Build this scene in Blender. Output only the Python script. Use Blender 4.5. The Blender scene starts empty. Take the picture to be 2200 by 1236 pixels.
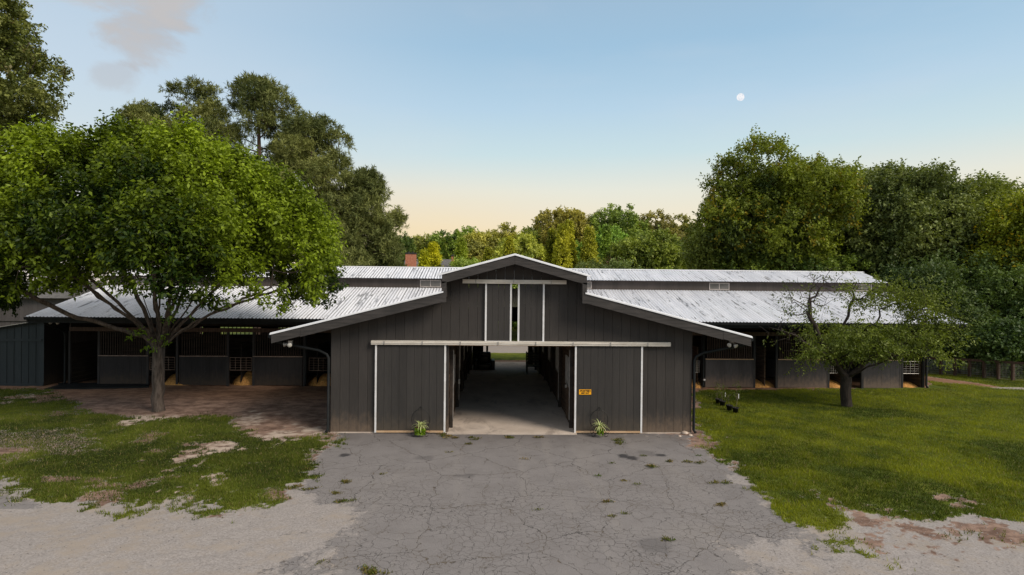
import bpy, math, random
import numpy as np
from mathutils import Vector
random.seed(7)
RNG = np.random.default_rng(11)
scene = bpy.context.scene
COL = scene.collection

# ------------------------------------------------------------------ camera model
CX, CD, CH = -0.6335, 18.5298, 4.7384
YAW, PIT, ROL, F = -0.0308, -0.0035, -0.0097, 1241.25
def rotm(y, p, r):
    cy, sy, cp, sp, cr, sr = math.cos(y), math.sin(y), math.cos(p), math.sin(p), math.cos(r), math.sin(r)
    return (np.array([[cy, -sy, 0], [sy, cy, 0], [0, 0, 1]]) @ np.array([[1, 0, 0], [0, cp, -sp], [0, sp, cp]])
            @ np.array([[cr, 0, sr], [0, 1, 0], [-sr, 0, cr]]))
RM = rotm(YAW, PIT, ROL)
CAM = np.array([CX, -CD, CH])
def ray(u, v):
    return RM @ np.array([(u - 1100) / F, 1.0, (618 - v) / F])
def G(u, v, z=0.0):                      # point on the ground plane seen at photo pixel u, v
    d = ray(u, v); t = (z - CAM[2]) / d[2]; return CAM + d * t
def V(u, v, y):                          # point at world depth y
    d = ray(u, v); t = (y - CAM[1]) / d[1]; return CAM + d * t
def lin(r, g, b):
    f = lambda c: (c / 255 / 12.92) if c / 255 <= .04045 else ((c / 255 + .055) / 1.055) ** 2.4
    return (f(r), f(g), f(b))

# ------------------------------------------------------------------ noise
def _hash(ix, iy, iz, seed):
    n = (ix.astype(np.int64) * 374761393 + iy.astype(np.int64) * 668265263 + iz.astype(np.int64) * 2147483647 + seed * 974711) & 0xffffffff
    n = ((n ^ (n >> 13)) * 1274126177) & 0xffffffff
    n = (n ^ (n >> 16)) & 0xffffffff
    return n / 4294967295.0
def vnoise(x, y, z=None, seed=0):
    x = np.asarray(x, float); y = np.asarray(y, float); z = np.zeros_like(x) if z is None else np.asarray(z, float)
    ix, iy, iz = np.floor(x), np.floor(y), np.floor(z); fx, fy, fz = x - ix, y - iy, z - iz
    fx = fx * fx * (3 - 2 * fx); fy = fy * fy * (3 - 2 * fy); fz = fz * fz * (3 - 2 * fz)
    r = 0
    for a in (0, 1):
        for b in (0, 1):
            for c in (0, 1):
                w = (fx if a else 1 - fx) * (fy if b else 1 - fy) * (fz if c else 1 - fz)
                r = r + w * _hash(ix + a, iy + b, iz + c, seed)
    return r
def fbm(x, y, z=None, o=4, seed=0):
    s = 0; a = .5; t = 0
    for i in range(o):
        k = 2.03 ** i
        s = s + a * vnoise(x * k + i * 7.3, y * k - i * 3.1, None if z is None else z * k, seed + i); t += a; a *= .5
    return s / t
def sstep(a, b, x):
    t = np.clip((x - a) / (b - a), 0, 1); return t * t * (3 - 2 * t)

# ------------------------------------------------------------------ mesh helpers
def link_mesh(name, verts, faces, mat, parent=None, smooth=False, loc=None):
    me = bpy.data.meshes.new(name)
    me.from_pydata([tuple(v) for v in verts], [], faces); me.update()
    return finish(name, me, mat, parent, smooth, loc)
def finish(name, me, mat, parent, smooth=False, loc=None):
    o = bpy.data.objects.new(name, me); COL.objects.link(o)
    if mat: me.materials.append(mat)
    if smooth: me.polygons.foreach_set('use_smooth', [True] * len(me.polygons))
    if parent is not None:
        o.parent = parent
        w = world_loc(parent)
        me.transform(__import__('mathutils').Matrix.Translation(-w))
    elif loc is not None:
        me.transform(__import__('mathutils').Matrix.Translation(-Vector(loc))); o.location = loc
    return o
def world_loc(o):
    v = Vector((0, 0, 0))
    while o is not None:
        v += o.location; o = o.parent
    return v
class MB:
    def __init__(s): s.v = []; s.f = []
    def add(s, vs, fs):
        n = len(s.v); s.v += [tuple(map(float, v)) for v in vs]; s.f += [tuple(i + n for i in f) for f in fs]
    def box(s, x0, x1, y0, y1, z0, z1):
        s.add([(x0, y0, z0), (x1, y0, z0), (x1, y1, z0), (x0, y1, z0), (x0, y0, z1), (x1, y0, z1), (x1, y1, z1), (x0, y1, z1)],
              [(0, 3, 2, 1), (4, 5, 6, 7), (0, 1, 5, 4), (1, 2, 6, 5), (2, 3, 7, 6), (3, 0, 4, 7)]); return s
    def quadprism(s, pts, y0, y1):       # pts in x,z (counter-clockwise seen from -y), extruded along y
        n = len(pts)
        s.add([(x, y0, z) for x, z in pts] + [(x, y1, z) for x, z in pts],
              [tuple(range(n)), tuple(reversed(range(n, 2 * n)))] + [(i, i + n, (i + 1) % n + n, (i + 1) % n) for i in range(n)]); return s
    def prismx(s, pts, x0, x1):          # pts in y,z extruded along x
        n = len(pts)
        s.add([(x0, y, z) for y, z in pts] + [(x1, y, z) for y, z in pts],
              [tuple(reversed(range(n))), tuple(range(n, 2 * n))] + [(i, (i + 1) % n, (i + 1) % n + n, i + n) for i in range(n)]); return s
    def prismz(s, pts, z0, z1):
        n = len(pts)
        s.add([(x, y, z0) for x, y in pts] + [(x, y, z1) for x, y in pts],
              [tuple(reversed(range(n))), tuple(range(n, 2 * n))] + [(i, (i + 1) % n, (i + 1) % n + n, i + n) for i in range(n)]); return s
    def tube(s, path, rad, seg=8, cap=True):
        P = [np.array(p, float) for p in path]; n = len(P)
        R = [rad] * n if np.isscalar(rad) else list(rad)
        T = [P[min(i + 1, n - 1)] - P[max(i - 1, 0)] for i in range(n)]
        T = [t / (np.linalg.norm(t) + 1e-9) for t in T]
        up = np.array([0, 0, 1.]) if abs(T[0][2]) < .9 else np.array([1., 0, 0])
        a = np.cross(T[0], up); a /= np.linalg.norm(a)
        vs = []
        for i in range(n):
            a = a - T[i] * np.dot(a, T[i]); a /= (np.linalg.norm(a) + 1e-9); b = np.cross(T[i], a)
            for k in range(seg):
                an = 2 * math.pi * k / seg
                vs.append(P[i] + R[i] * (math.cos(an) * a + math.sin(an) * b))
        fs = [(i * seg + k, i * seg + (k + 1) % seg, (i + 1) * seg + (k + 1) % seg, (i + 1) * seg + k) for i in range(n - 1) for k in range(seg)]
        if cap: fs += [tuple(reversed(range(seg))), tuple(range((n - 1) * seg, n * seg))]
        s.add(vs, fs); return s
    def lathe(s, c, prof, seg=16):       # prof: (r, z)
        vs = []; m = len(prof)
        for r, z in prof:
            for k in range(seg):
                an = 2 * math.pi * k / seg; vs.append((c[0] + r * math.cos(an), c[1] + r * math.sin(an), c[2] + z))
        fs = [(i * seg + k, i * seg + (k + 1) % seg, (i + 1) * seg + (k + 1) % seg, (i + 1) * seg + k) for i in range(m - 1) for k in range(seg)]
        fs += [tuple(reversed(range(seg))), tuple(range((m - 1) * seg, m * seg))]
        s.add(vs, fs); return s
    def build(s, name, mat, parent=None, smooth=False, label=None, loc=None):
        o = link_mesh(name, s.v, s.f, mat, parent, smooth, loc)
        if label: o['label'] = label
        return o
def rounded(mb, x0, x1, y0, y1, z0, z1, r=.05):   # soft-edged block
    import bmesh
    bm = bmesh.new(); bmesh.ops.create_cube(bm, size=1)
    for v in bm.verts:
        v.co = Vector(((x0 + x1) / 2 + v.co.x * (x1 - x0), (y0 + y1) / 2 + v.co.y * (y1 - y0), (z0 + z1) / 2 + v.co.z * (z1 - z0)))
    bmesh.ops.bevel(bm, geom=bm.edges[:], offset=r, segments=3, affect='EDGES', profile=.5)
    bm.verts.index_update()
    mb.add([v.co[:] for v in bm.verts], [tuple(v.index for v in f.verts) for f in bm.faces]); bm.free()
def empty(name, loc, label, cat, group=None):
    o = bpy.data.objects.new(name, None); COL.objects.link(o); o.location = tuple(float(c) for c in loc); o.empty_display_size = .3
    o['label'] = label; o['category'] = cat
    if group: o['group'] = group
    return o
def tag(o, label, cat, group=None, kind=None):
    if label: o['label'] = label
    if cat: o['category'] = cat
    if group: o['group'] = group
    if kind: o['kind'] = kind
    return o
def copy_tree(src, loc, label):
    r = src.copy(); COL.objects.link(r); r.location = tuple(float(c) for c in loc); r['label'] = label
    def rec(a, b):
        for ch in a.children:
            c = ch.copy(); COL.objects.link(c); c.parent = b; rec(ch, c)
    rec(src, r); return r

# ------------------------------------------------------------------ materials
class NT:
    def __init__(s, name, world=False):
        if world: s.o = bpy.data.worlds.new(name)
        else: s.o = bpy.data.materials.new(name)
        s.o.use_nodes = True; s.t = s.o.node_tree; s.t.nodes.clear()
    def n(s, typ, props=None, **inp):
        nd = s.t.nodes.new(typ)
        for k, v in (props or {}).items(): setattr(nd, k, v)
        for k, v in inp.items():
            key = int(k[1:]) if k[0] == 'i' and k[1:].isdigit() else k.replace('_', ' ')
            s.set(nd.inputs[key], v)
        return nd
    def set(s, sock, v):
        if isinstance(v, bpy.types.Node): v = v.outputs[0]
        if isinstance(v, bpy.types.NodeSocket): s.t.links.new(v, sock)
        elif isinstance(v, (tuple, list)):
            sock.default_value = (*v, 1.0) if sock.type == 'RGBA' and len(v) == 3 else v
        else: sock.default_value = v
    def math(s, op, a, b=None, c=None, clamp=False):
        nd = s.t.nodes.new('ShaderNodeMath'); nd.operation = op; nd.use_clamp = clamp
        for i, v in enumerate((a, b, c)):
            if v is not None: s.set(nd.inputs[i], v)
        return nd.outputs[0]
    def mix(s, f, a, b, bt='MIX'):
        nd = s.t.nodes.new('ShaderNodeMix'); nd.data_type = 'RGBA'; nd.blend_type = bt
        s.set(nd.inputs[0], f); s.set(nd.inputs[6], a); s.set(nd.inputs[7], b); return nd.outputs[2]
    def step(s, v, a, b):
        nd = s.t.nodes.new('ShaderNodeMapRange'); nd.interpolation_type = 'SMOOTHSTEP'
        s.set(nd.inputs[0], v); nd.inputs[1].default_value = a; nd.inputs[2].default_value = b; return nd.outputs[0]
    def noise(s, vec, scale, detail=4, rough=.55, dist=0.):
        nd = s.n('ShaderNodeTexNoise', Scale=scale, Detail=detail, Roughness=rough, Distortion=dist); s.set(nd.inputs['Vector'], vec); return nd.outputs[0]
    def mapping(s, vec, scale=(1, 1, 1), loc=(0, 0, 0)):
        nd = s.n('ShaderNodeMapping'); s.set(nd.inputs[0], vec); nd.inputs['Scale'].default_value = scale; nd.inputs['Location'].default_value = loc; return nd.outputs[0]
    def out(s, sh):
        o = s.t.nodes.new('ShaderNodeOutputMaterial'); s.set(o.inputs[0], sh)
        return s.o
def surf(name, a, b, scale=3., stretch=(1, 1, 1), rough=.8, bump=.3, bs=30., metal=0., spec=.3, spots=None, spotscale=9, spotthr=.68):
    t = NT(name); pos = t.n('ShaderNodeTexCoord').outputs['Object']
    m = t.mapping(pos, stretch)
    n1 = t.noise(m, scale, 5); f = t.step(n1, .3, .7)
    c = t.mix(f, a, b)
    if spots: c = t.mix(t.step(t.noise(m, spotscale, 4, .7), spotthr, spotthr + .05), c, spots)
    n2 = t.noise(m, bs, 4)
    bp = t.n('ShaderNodeBump', Strength=bump, Distance=.02, Height=n2)
    p = t.n('ShaderNodeBsdfPrincipled', Base_Color=c, Roughness=rough, Metallic=metal, Normal=bp); p.inputs['Specular IOR Level'].default_value = spec
    return t.out(p)
def siding(name, a, b, period=.29, worn=None, axis='X'):
    t = NT(name); g = t.n('ShaderNodeNewGeometry'); pos = g.outputs['Position']
    sx = t.n('ShaderNodeSeparateXYZ'); t.set(sx.inputs[0], pos)
    q = t.math('FLOOR', t.math('DIVIDE', t.math('ADD', sx.outputs[0], sx.outputs[1]), period))
    w = t.n('ShaderNodeTexWhiteNoise', {'noise_dimensions': '1D'}, W=q)
    grain = t.noise(t.mapping(pos, (30, 30, 1.3)), 1.5, 6, .65)
    big = t.noise(t.mapping(pos, (1, 1, .5)), .9, 4)
    f = t.math('ADD', t.math('MULTIPLY', grain, .6), t.math('MULTIPLY', big, .4))
    c = t.mix(t.step(f, .35, .65), a, b)
    c = t.mix(t.math('MULTIPLY', w.outputs[0], .35), c, tuple(x * .55 for x in a))
    if worn:
        wn = t.noise(t.mapping(pos, (4, 4, 2)), 2., 5, .7)
        lowz = t.step(t.math('SUBTRACT', t.math('MULTIPLY', wn, 1.2), t.math('MULTIPLY', sx.outputs[2], 1.1)), -.25, .75)
        c = t.mix(lowz, c, worn)
    sc = t.step(t.noise(t.mapping(pos, (14, 14, 5)), 2., 3, .6), .735, .75)
    c = t.mix(t.math('MULTIPLY', sc, .5), c, (.22, .19, .17))
    bp = t.n('ShaderNodeBump', Strength=.35, Distance=.012, Height=grain)
    p = t.n('ShaderNodeBsdfPrincipled', Base_Color=c, Roughness=.75, Normal=bp); p.inputs['Specular IOR Level'].default_value = .25
    return t.out(p)
def leafmat(name, trans=.3, rough=.5):
    t = NT(name); at = t.n('ShaderNodeAttribute', {'attribute_name': 'tint'}).outputs[0]
    p = t.n('ShaderNodeBsdfPrincipled', Base_Color=at, Roughness=rough); p.inputs['Specular IOR Level'].default_value = .25
    tc = t.mix(1., at, (1.25, 1.3, .5), 'MULTIPLY')
    tr = t.n('ShaderNodeBsdfTranslucent', Color=tc)
    m = t.n('ShaderNodeMixShader', i0=trans, i1=p, i2=tr)
    return t.out(m)
def roofmat(name, along):                # along: axis the streaks run along
    t = NT(name); pos = t.n('ShaderNodeNewGeometry').outputs['Position']
    sc = (1, .10, .1) if along == 'Y' else (.10, 1, .1)
    m = t.mapping(pos, sc)
    sx = t.n('ShaderNodeSeparateXYZ'); t.set(sx.inputs[0], pos)
    across = sx.outputs[0] if along == 'Y' else sx.outputs[1]
    st = t.noise(m, 9., 4, .6, .05)
    st2 = t.noise(t.mapping(pos, (1, .35, .3) if along == 'Y' else (.35, 1, .3)), 1.1, 4, .6)
    bl = t.noise(pos, 3.2, 5, .65)
    ph = t.math('SUBTRACT', t.math('DIVIDE', t.math('SUBTRACT', t.math('ABSOLUTE', across) if along == 'Y' else across, 2.15 if along == 'Y' else -.68), .1525), .93)
    wv = t.math('COSINE', t.math('MULTIPLY', ph, 2 * math.pi))
    idn = t.n('ShaderNodeTexWhiteNoise', {'noise_dimensions': '1D'}, W=t.math('FLOOR', t.math('ADD', ph, .5)))
    line = t.math('MULTIPLY', t.step(wv, -.15, .75), t.math('ADD', .35, t.math('MULTIPLY', idn.outputs[0], .65)))
    v = t.math('ADD', t.math('MULTIPLY', st, .8), t.math('ADD', t.math('MULTIPLY', st2, .5), t.math('MULTIPLY', bl, .3)))
    f = t.math('MULTIPLY', line, t.step(v, .52, .80))
    f = t.math('MAXIMUM', f, t.math('MULTIPLY', t.step(v, .86, .98), .8))
    c = t.mix(f, (.80, .82, .88), (.04, .04, .045))
    pv = t.step(t.noise(m, 2.2, 3), .35, .7)
    c = t.mix(t.math('MULTIPLY', pv, .32), c, (.42, .45, .52))
    bp = t.n('ShaderNodeBump', Strength=.2, Distance=.01, Height=bl)
    p = t.n('ShaderNodeBsdfPrincipled', Base_Color=c, Roughness=.42, Normal=bp); p.inputs['Specular IOR Level'].default_value = .5
    return t.out(p)

M = {}
M['siding'] = siding('charcoal siding', (.040, .036, .034), (.057, .051, .047), worn=(.15, .11, .08))
M['door'] = siding('charcoal door boards', (.036, .034, .033), (.051, .047, .044), worn=(.08, .065, .05))
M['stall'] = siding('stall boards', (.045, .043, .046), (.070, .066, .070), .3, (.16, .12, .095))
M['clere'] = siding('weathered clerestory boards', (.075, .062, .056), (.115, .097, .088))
M['stall_shaded'] = siding('shaded stall boards', (.020, .020, .022), (.034, .032, .034), .3, (.06, .045, .035))  # darker copy of the stall boards, shade painted into the colour
M['teal'] = siding('dark teal boards', (.030, .040, .045), (.045, .055, .062), .35)
M['grey_siding'] = siding('grey siding', (.075, .068, .068), (.10, .09, .09), .3)
M['fascia'] = surf('weathered fascia paint', (.030, .028, .027), (.058, .052, .050), 3, (.5, 3, 6), .7, .5, 18, spots=(.18, .15, .13), spotscale=7, spotthr=.74)
M['trim'] = surf('white metal trim', (.62, .61, .60), (.74, .74, .76), 4, rough=.45, bump=.1)
M['track'] = surf('dirty cream track', (.50, .46, .40), (.66, .62, .56), 3, (.6, 2, 5), .55, .2, spots=(.28, .23, .18), spotscale=5)
M['sill'] = surf('tan bare wood sill', (.42, .27, .15), (.60, .42, .27), 5, (.4, 3, 3), .8)
M['roof_y'] = roofmat('streaked white roof metal', 'Y')
M['roof_x'] = roofmat('streaked white porch roof metal', 'X')
M['roof_edge'] = surf('white roof edge', (.70, .72, .76), (.80, .82, .86), 5, rough=.4, bump=.05)
M['gutter'] = surf('dark gutter metal', (.009, .011, .012), (.017, .019, .02), 3, rough=.6, bump=.1, spec=.15)
M['black'] = surf('black iron', (.006, .006, .006), (.012, .012, .012), 10, rough=.5, bump=.1)
M['pot'] = surf('black plastic', (.008, .008, .009), (.014, .014, .015), 10, rough=.45, bump=.05)
M['post'] = surf('dark painted post', (.022, .022, .024), (.04, .038, .038), 4, (3, 3, .5), .75)
M['bars'] = surf('brown wood bars', (.05, .032, .024), (.09, .06, .045), 4, (3, 3, .5), .8)
M['beam'] = surf('dark old beam', (.022, .018, .015), (.05, .036, .028), 3, (.4, 3, 3), .8)
M['wood'] = surf('brown aisle planks', (.045, .030, .020), (.13, .085, .055), 2.5, (.4, .6, 6), .85, .5, 12, spots=(.2, .14, .1), spotscale=6, spotthr=.72)
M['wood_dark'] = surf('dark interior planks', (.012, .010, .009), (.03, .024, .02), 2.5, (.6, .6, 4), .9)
M['galv'] = surf('galvanised pipe', (.25, .24, .23), (.42, .40, .38), 6, rough=.45, metal=.5, bump=.1)
M['rust'] = surf('rusty pipe', (.20, .14, .11), (.32, .25, .21), 6, rough=.6, metal=.2)
M['glass'] = surf('dusty window pane', (.12, .115, .11), (.19, .18, .175), 2, rough=.25, bump=.02, spec=.6)
M['frame'] = surf('pale window frame', (.42, .37, .34), (.54, .48, .45), 5, rough=.6, bump=.1)
M['shavings'] = surf('wood shavings', (.40, .19, .05), (.72, .38, .12), 14, rough=.9, bump=1., bs=60)
M['leather'] = surf('dark leather', (.008, .009, .012), (.016, .018, .022), 5, rough=.35, bump=.15)
M['bench'] = surf('dark painted wood', (.010, .016, .014), (.022, .028, .026), 5, rough=.5)
M['brick'] = surf('red brick', (.42, .15, .09), (.55, .24, .15), 6, rough=.85, spots=(.3, .2, .16))
M['slate'] = surf('grey shingles', (.10, .10, .10), (.16, .155, .15), 5, rough=.85)
M['cap'] = surf('dark chimney cap', (.03, .03, .03), (.05, .05, .05), 5)
M['lamp'] = surf('frosted lamp glass', (.50, .48, .44), (.62, .60, .55), 5, rough=.3, bump=.02)
M['sign'] = surf('orange sign plate', (.86, .38, .008), (.95, .46, .015), 3, rough=.4, bump=.02)
M['ink'] = surf('black sign ink', (.02, .015, .01), (.04, .025, .015), 8, rough=.5, bump=.02)
M['tagw'] = surf('white plant tag', (.7, .7, .72), (.8, .8, .82), 8, rough=.5, bump=.02)
M['rock'] = surf('pale rock', (.42, .33, .26), (.60, .50, .42), 6, rough=.9, bump=.5)
M['terracotta'] = surf('brown pot', (.10, .04, .02), (.16, .07, .04), 6, rough=.7)
M['fence'] = surf('weathered brown fence wood', (.055, .032, .022), (.10, .06, .042), 4, (2, 2, .6), .85)
M['bark'] = surf('grey brown bark', (.045, .035, .029), (.135, .108, .090), 3, (4, 4, .8), .9, 1., 9, spots=(.06, .045, .035), spotscale=5, spotthr=.58)
M['bark_dark'] = surf('dark bark', (.022, .017, .014), (.055, .042, .034), 4, (4, 4, 1), .9, 1., 9)
M['bark_twig'] = surf('bare greyish twigs', (.16, .13, .10), (.27, .22, .18), 5, rough=.85, bump=.3)
M['bark_pine'] = surf('pine bark', (.12, .075, .055), (.22, .15, .115), 4, (3, 3, 1), .9, .8)
M['concrete'] = None
M['leaf'] = leafmat('broad leaves', .24)
M['needle'] = leafmat('needles', .12, .6)
M['blade'] = leafmat('grass blades', .25, .6)
def concrete():
    t = NT('barn floor concrete'); pos = t.n('ShaderNodeNewGeometry').outputs['Position']
    c = t.mix(t.step(t.noise(pos, .9, 5, .6), .3, .7), (.50, .415, .345), (.66, .56, .475))
    c = t.mix(t.math('MULTIPLY', t.step(t.noise(t.mapping(pos, (1, .5, 1)), 1.3, 5, .7, .6), .52, .68), .55), c, (.17, .135, .115))
    c = t.mix(t.math('MULTIPLY', t.noise(pos, 40, 3, .7), .35), c, (.22, .19, .17))
    bp = t.n('ShaderNodeBump', Strength=.15, Distance=.01, Height=t.noise(pos, 25, 4))
    return t.out(t.n('ShaderNodeBsdfPrincipled', Base_Color=c, Roughness=.8, Normal=bp))
M['concrete'] = concrete()

# ------------------------------------------------------------------ ground
def poly(pts): return np.array([G(u, v)[:2] for u, v in pts])
def sdf(P, x, y):                        # >0 inside
    n = len(P); d = np.full(x.shape, 1e9); inside = np.zeros(x.shape, bool)
    for i in range(n):
        ax, ay = P[i]; bx, by = P[(i + 1) % n]
        ex, ey = bx - ax, by - ay; l = ex * ex + ey * ey + 1e-12
        t = np.clip(((x - ax) * ex + (y - ay) * ey) / l, 0, 1)
        d = np.minimum(d, np.hypot(x - ax - t * ex, y - ay - t * ey))
        c = ((ay > y) != (by > y)) & (x < (bx - ax) * (y - ay) / ((by - ay) if abs(by - ay) > 1e-9 else 1e-9) + ax)
        inside ^= c
    return np.where(inside, d, -d)
ASPH = poly([(708, 928), (700, 945), (688, 965), (665, 1000), (640, 1022), (628, 1043), (700, 1062), (765, 1090), (735, 1135), (690, 1180), (655, 1240), (600, 1400),
             (1640, 1400), (1590, 1240), (1600, 1200), (1680, 1175), (1775, 1165), (1705, 1128), (1665, 1092), (1610, 1045), (1575, 1010), (1545, 985), (1525, 968), (1480, 958), (1487, 932),
             (1240, 929), (960, 929)])
ASPH2 = poly([(-400, 1000), (-60, 1015), (0, 1038), (60, 1065), (112, 1088), (60, 1103), (0, 1112), (-300, 1160)])
LAWNL = poly([(-900, 838), (0, 838), (110, 838), (200, 842), (150, 868), (200, 880), (280, 892), (400, 888), (520, 868), (500, 892), (545, 912), (600, 918), (565, 940), (620, 938), (704, 934),
              (690, 962), (668, 996), (642, 1022), (622, 1046), (585, 1078), (545, 1100), (500, 1106), (455, 1098), (470, 1078), (412, 1084), (400, 1072), (350, 1078), (285, 1094), (200, 1082),
              (120, 1086), (60, 1062), (0, 1036), (-900, 1010)])
LAWNR = poly([(1487, 834), (1990, 833), (1996, 816), (2230, 846), (2800, 900), (3400, 1000), (3300, 1160), (2400, 1135), (2205, 1128), (2100, 1112), (2000, 1122), (1900, 1110), (1815, 1104), (1850, 1128), (1845, 1142),
              (1760, 1137), (1695, 1122), (1660, 1088), (1612, 1045), (1578, 1010), (1545, 984), (1527, 966), (1500, 962), (1520, 950), (1487, 928)])
PATCH_GR = [poly([(2010, 1142), (2120, 1128), (2260, 1140), (2300, 1175), (2150, 1170), (2050, 1160)]), poly([(1790, 1160), (1840, 1148), (1865, 1165), (1850, 1188), (1800, 1180)])]
DIRT_P = [poly([(-40, 935), (60, 922), (190, 925), (225, 950), (180, 975), (90, 990), (-40, 975)]), poly([(380, 975), (430, 950), (500, 945), (515, 958), (470, 985), (400, 990)]),
          poly([(392, 1058), (400, 1042), (432, 1030), (430, 1045), (410, 1062)]), poly([(1815, 1102), (1900, 1108), (2000, 1118), (2210, 1126), (2230, 1150), (2100, 1162), (1980, 1150), (1880, 1160), (1850, 1140)]),
          poly([(1432, 938), (1505, 926), (1520, 952), (1480, 962)]), poly([(2030, 1080), (2060, 1080), (2062, 1092), (2035, 1092)])]
SAND_P = [poly([(430, 980), (455, 962), (510, 948), (498, 962), (450, 986)]), poly([(560, 948), (600, 925), (690, 915), (703, 932), (620, 938)]), poly([(512, 905), (530, 890), (555, 895), (540, 908)]),
          poly([(395, 1055), (430, 1034), (436, 1044), (408, 1060)]), poly([(20, 858), (60, 848), (60, 854), (25, 864)]), poly([(250, 905), (300, 893), (330, 900), (290, 915)])]
DIRTY = poly([(95, 838), (330, 824), (706, 818), (706, 934), (620, 940), (560, 950), (500, 900), (400, 898), (200, 890), (140, 862)])
RIGHTSTRIP = poly([(1487, 842), (1500, 838), (1700, 836), (1990, 834), (1990, 815), (1487, 812)])
PATH_R = poly([(2110, 834), (2200, 838), (2400, 852), (2700, 880), (2700, 870), (2400, 845), (2200, 833)])
OIL = [(1340, 980, .22), (1358, 984, .2), (1392, 975, .3), (1420, 978, .16), (1405, 1175, .35), (912, 985, .25), (1005, 1022, .2), (985, 1022, .16), (740, 978, .15)]
def masks(x, y):
    wx = x + (fbm(x * .9, y * .9, o=4, seed=3) - .5) * .9; wy = y + (fbm(x * .9, y * .9, o=4, seed=9) - .5) * .9
    n = (fbm(x * 2.3, y * 2.3, o=4, seed=21) - .5) + .7 * (fbm(x * 8.5, y * 8.5, o=2, seed=27) - .5)
    sm = lambda P, w=.12, a=.35: sstep(-w, w, sdf(P, wx, wy) + n * a)
    asph = np.maximum(sm(ASPH, .28, .7) * (y > -6.2) + (y <= -6.2) * sm(ASPH, .28 + .7, 2.2), sm(ASPH2, .4, .8))
    asph = np.where((y > -7.6) & (y <= -6.2), sm(ASPH, .28, .7) * (y + 7.6) / 1.4 + sm(ASPH, .98, 2.2) * (1 - (y + 7.6) / 1.4), asph)
    back = (y > 22.6) & (y < 200)
    grass = np.maximum(sm(LAWNL, .30, 1.2), sm(LAWNR, .16, .6))
    for P in PATCH_GR: grass = np.maximum(grass, sm(P, .3, 1.6) * .75)
    dirt = sm(DIRTY, .35, 1.2)
    far = (x < -24) | (x > 24) | (y > 22.6)
    grass = np.where(far & (y > -9), np.maximum(grass, .9), grass)
    grass = np.where(y < -19.5, np.maximum(grass * 0, 0), grass)
    for i_, P in enumerate(DIRT_P): dirt = np.maximum(dirt, sm(P, .55, 2.6) * (.60 if i_ == 0 else 1))
    dirt = np.maximum(dirt, sm(RIGHTSTRIP, .15, .4))
    sand = 0
    for P in SAND_P: sand = np.maximum(sand, sm(P, .45, 2.2))
    dirt = np.maximum(dirt, sand)
    # worn spots inside the left lawn
    dirt = np.maximum(dirt, (1 - grass) * (1 - asph) * sstep(-4.6, -3.2, y) * (y < 27) * .95)
    worn = sstep(.62, .76, fbm(x * .55 + 3, y * .9, o=4, seed=33)) * sstep(8, -2, x) * (x < -5)
    grass = grass * (1 - dirt) * (1 - .75 * worn)
    pr = sm(PATH_R, .1, .2); grass = grass * (1 - pr); dirt = dirt * (1 - pr)
    road = ((y > 27.2) & (y < 33)).astype(float) * sstep(60, 50, np.abs(x)); road_z = road
    grass = grass * (1 - road)
    asph = asph * (1 - grass)
    dirt = np.where(asph > .5, dirt * .35, dirt)
    dirt = np.maximum(dirt, worn * (grass > .05) * .9)
    return asph, grass, np.clip(dirt, 0, 1), np.clip(sand + np.zeros_like(x), 0, 1)
def gz(x, y):
    x = np.asarray(x, float); y = np.asarray(y, float)
    z = -.62 * sstep(8.8, 20.5, y) + (fbm(x * .35, y * .35, o=3, seed=5) - .5) * .10 * sstep(0, 3, np.abs(x) - 6.2 + sstep(0, -4, y) * 3)
    z = z + sstep(40, 140, y) * 3.0
    z = z * np.where(y > 200, 1, 1)
    return z
def axis(segs):
    out = []
    for a, b, s in segs: out += list(np.arange(a, b - 1e-6, s))
    out.append(segs[-1][1]); return np.array(out)
gx = axis([(-700, -100, 60), (-100, -40, 6), (-40, -22, .6), (-22, 22, .09), (22, 40, .6), (40, 100, 6), (100, 700, 60)])
gy = axis([(-300, -60, 30), (-60, -20, 4), (-20, -12, .25), (-12, 3, .07), (3, 10, .12), (10, 36, .5), (36, 100, 4), (100, 900, 50)])
X, Y = np.meshgrid(gx, gy); x = X.ravel(); y = Y.ravel()
asph, grass, dirt, sand = masks(x, y)
oil = np.zeros_like(x)
for u, v, r in OIL:
    c = G(u, v); d = np.hypot((x - c[0]) / (r * .95), (y - c[1]) / (r * 1.0)) + (fbm(x * 4, y * 4, seed=51) - .5) * .9
    oil = np.maximum(oil, sstep(1.05, .75, d) * (.35 if r > .24 or v > 1000 else 1))
Z = gz(x, y)
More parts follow.
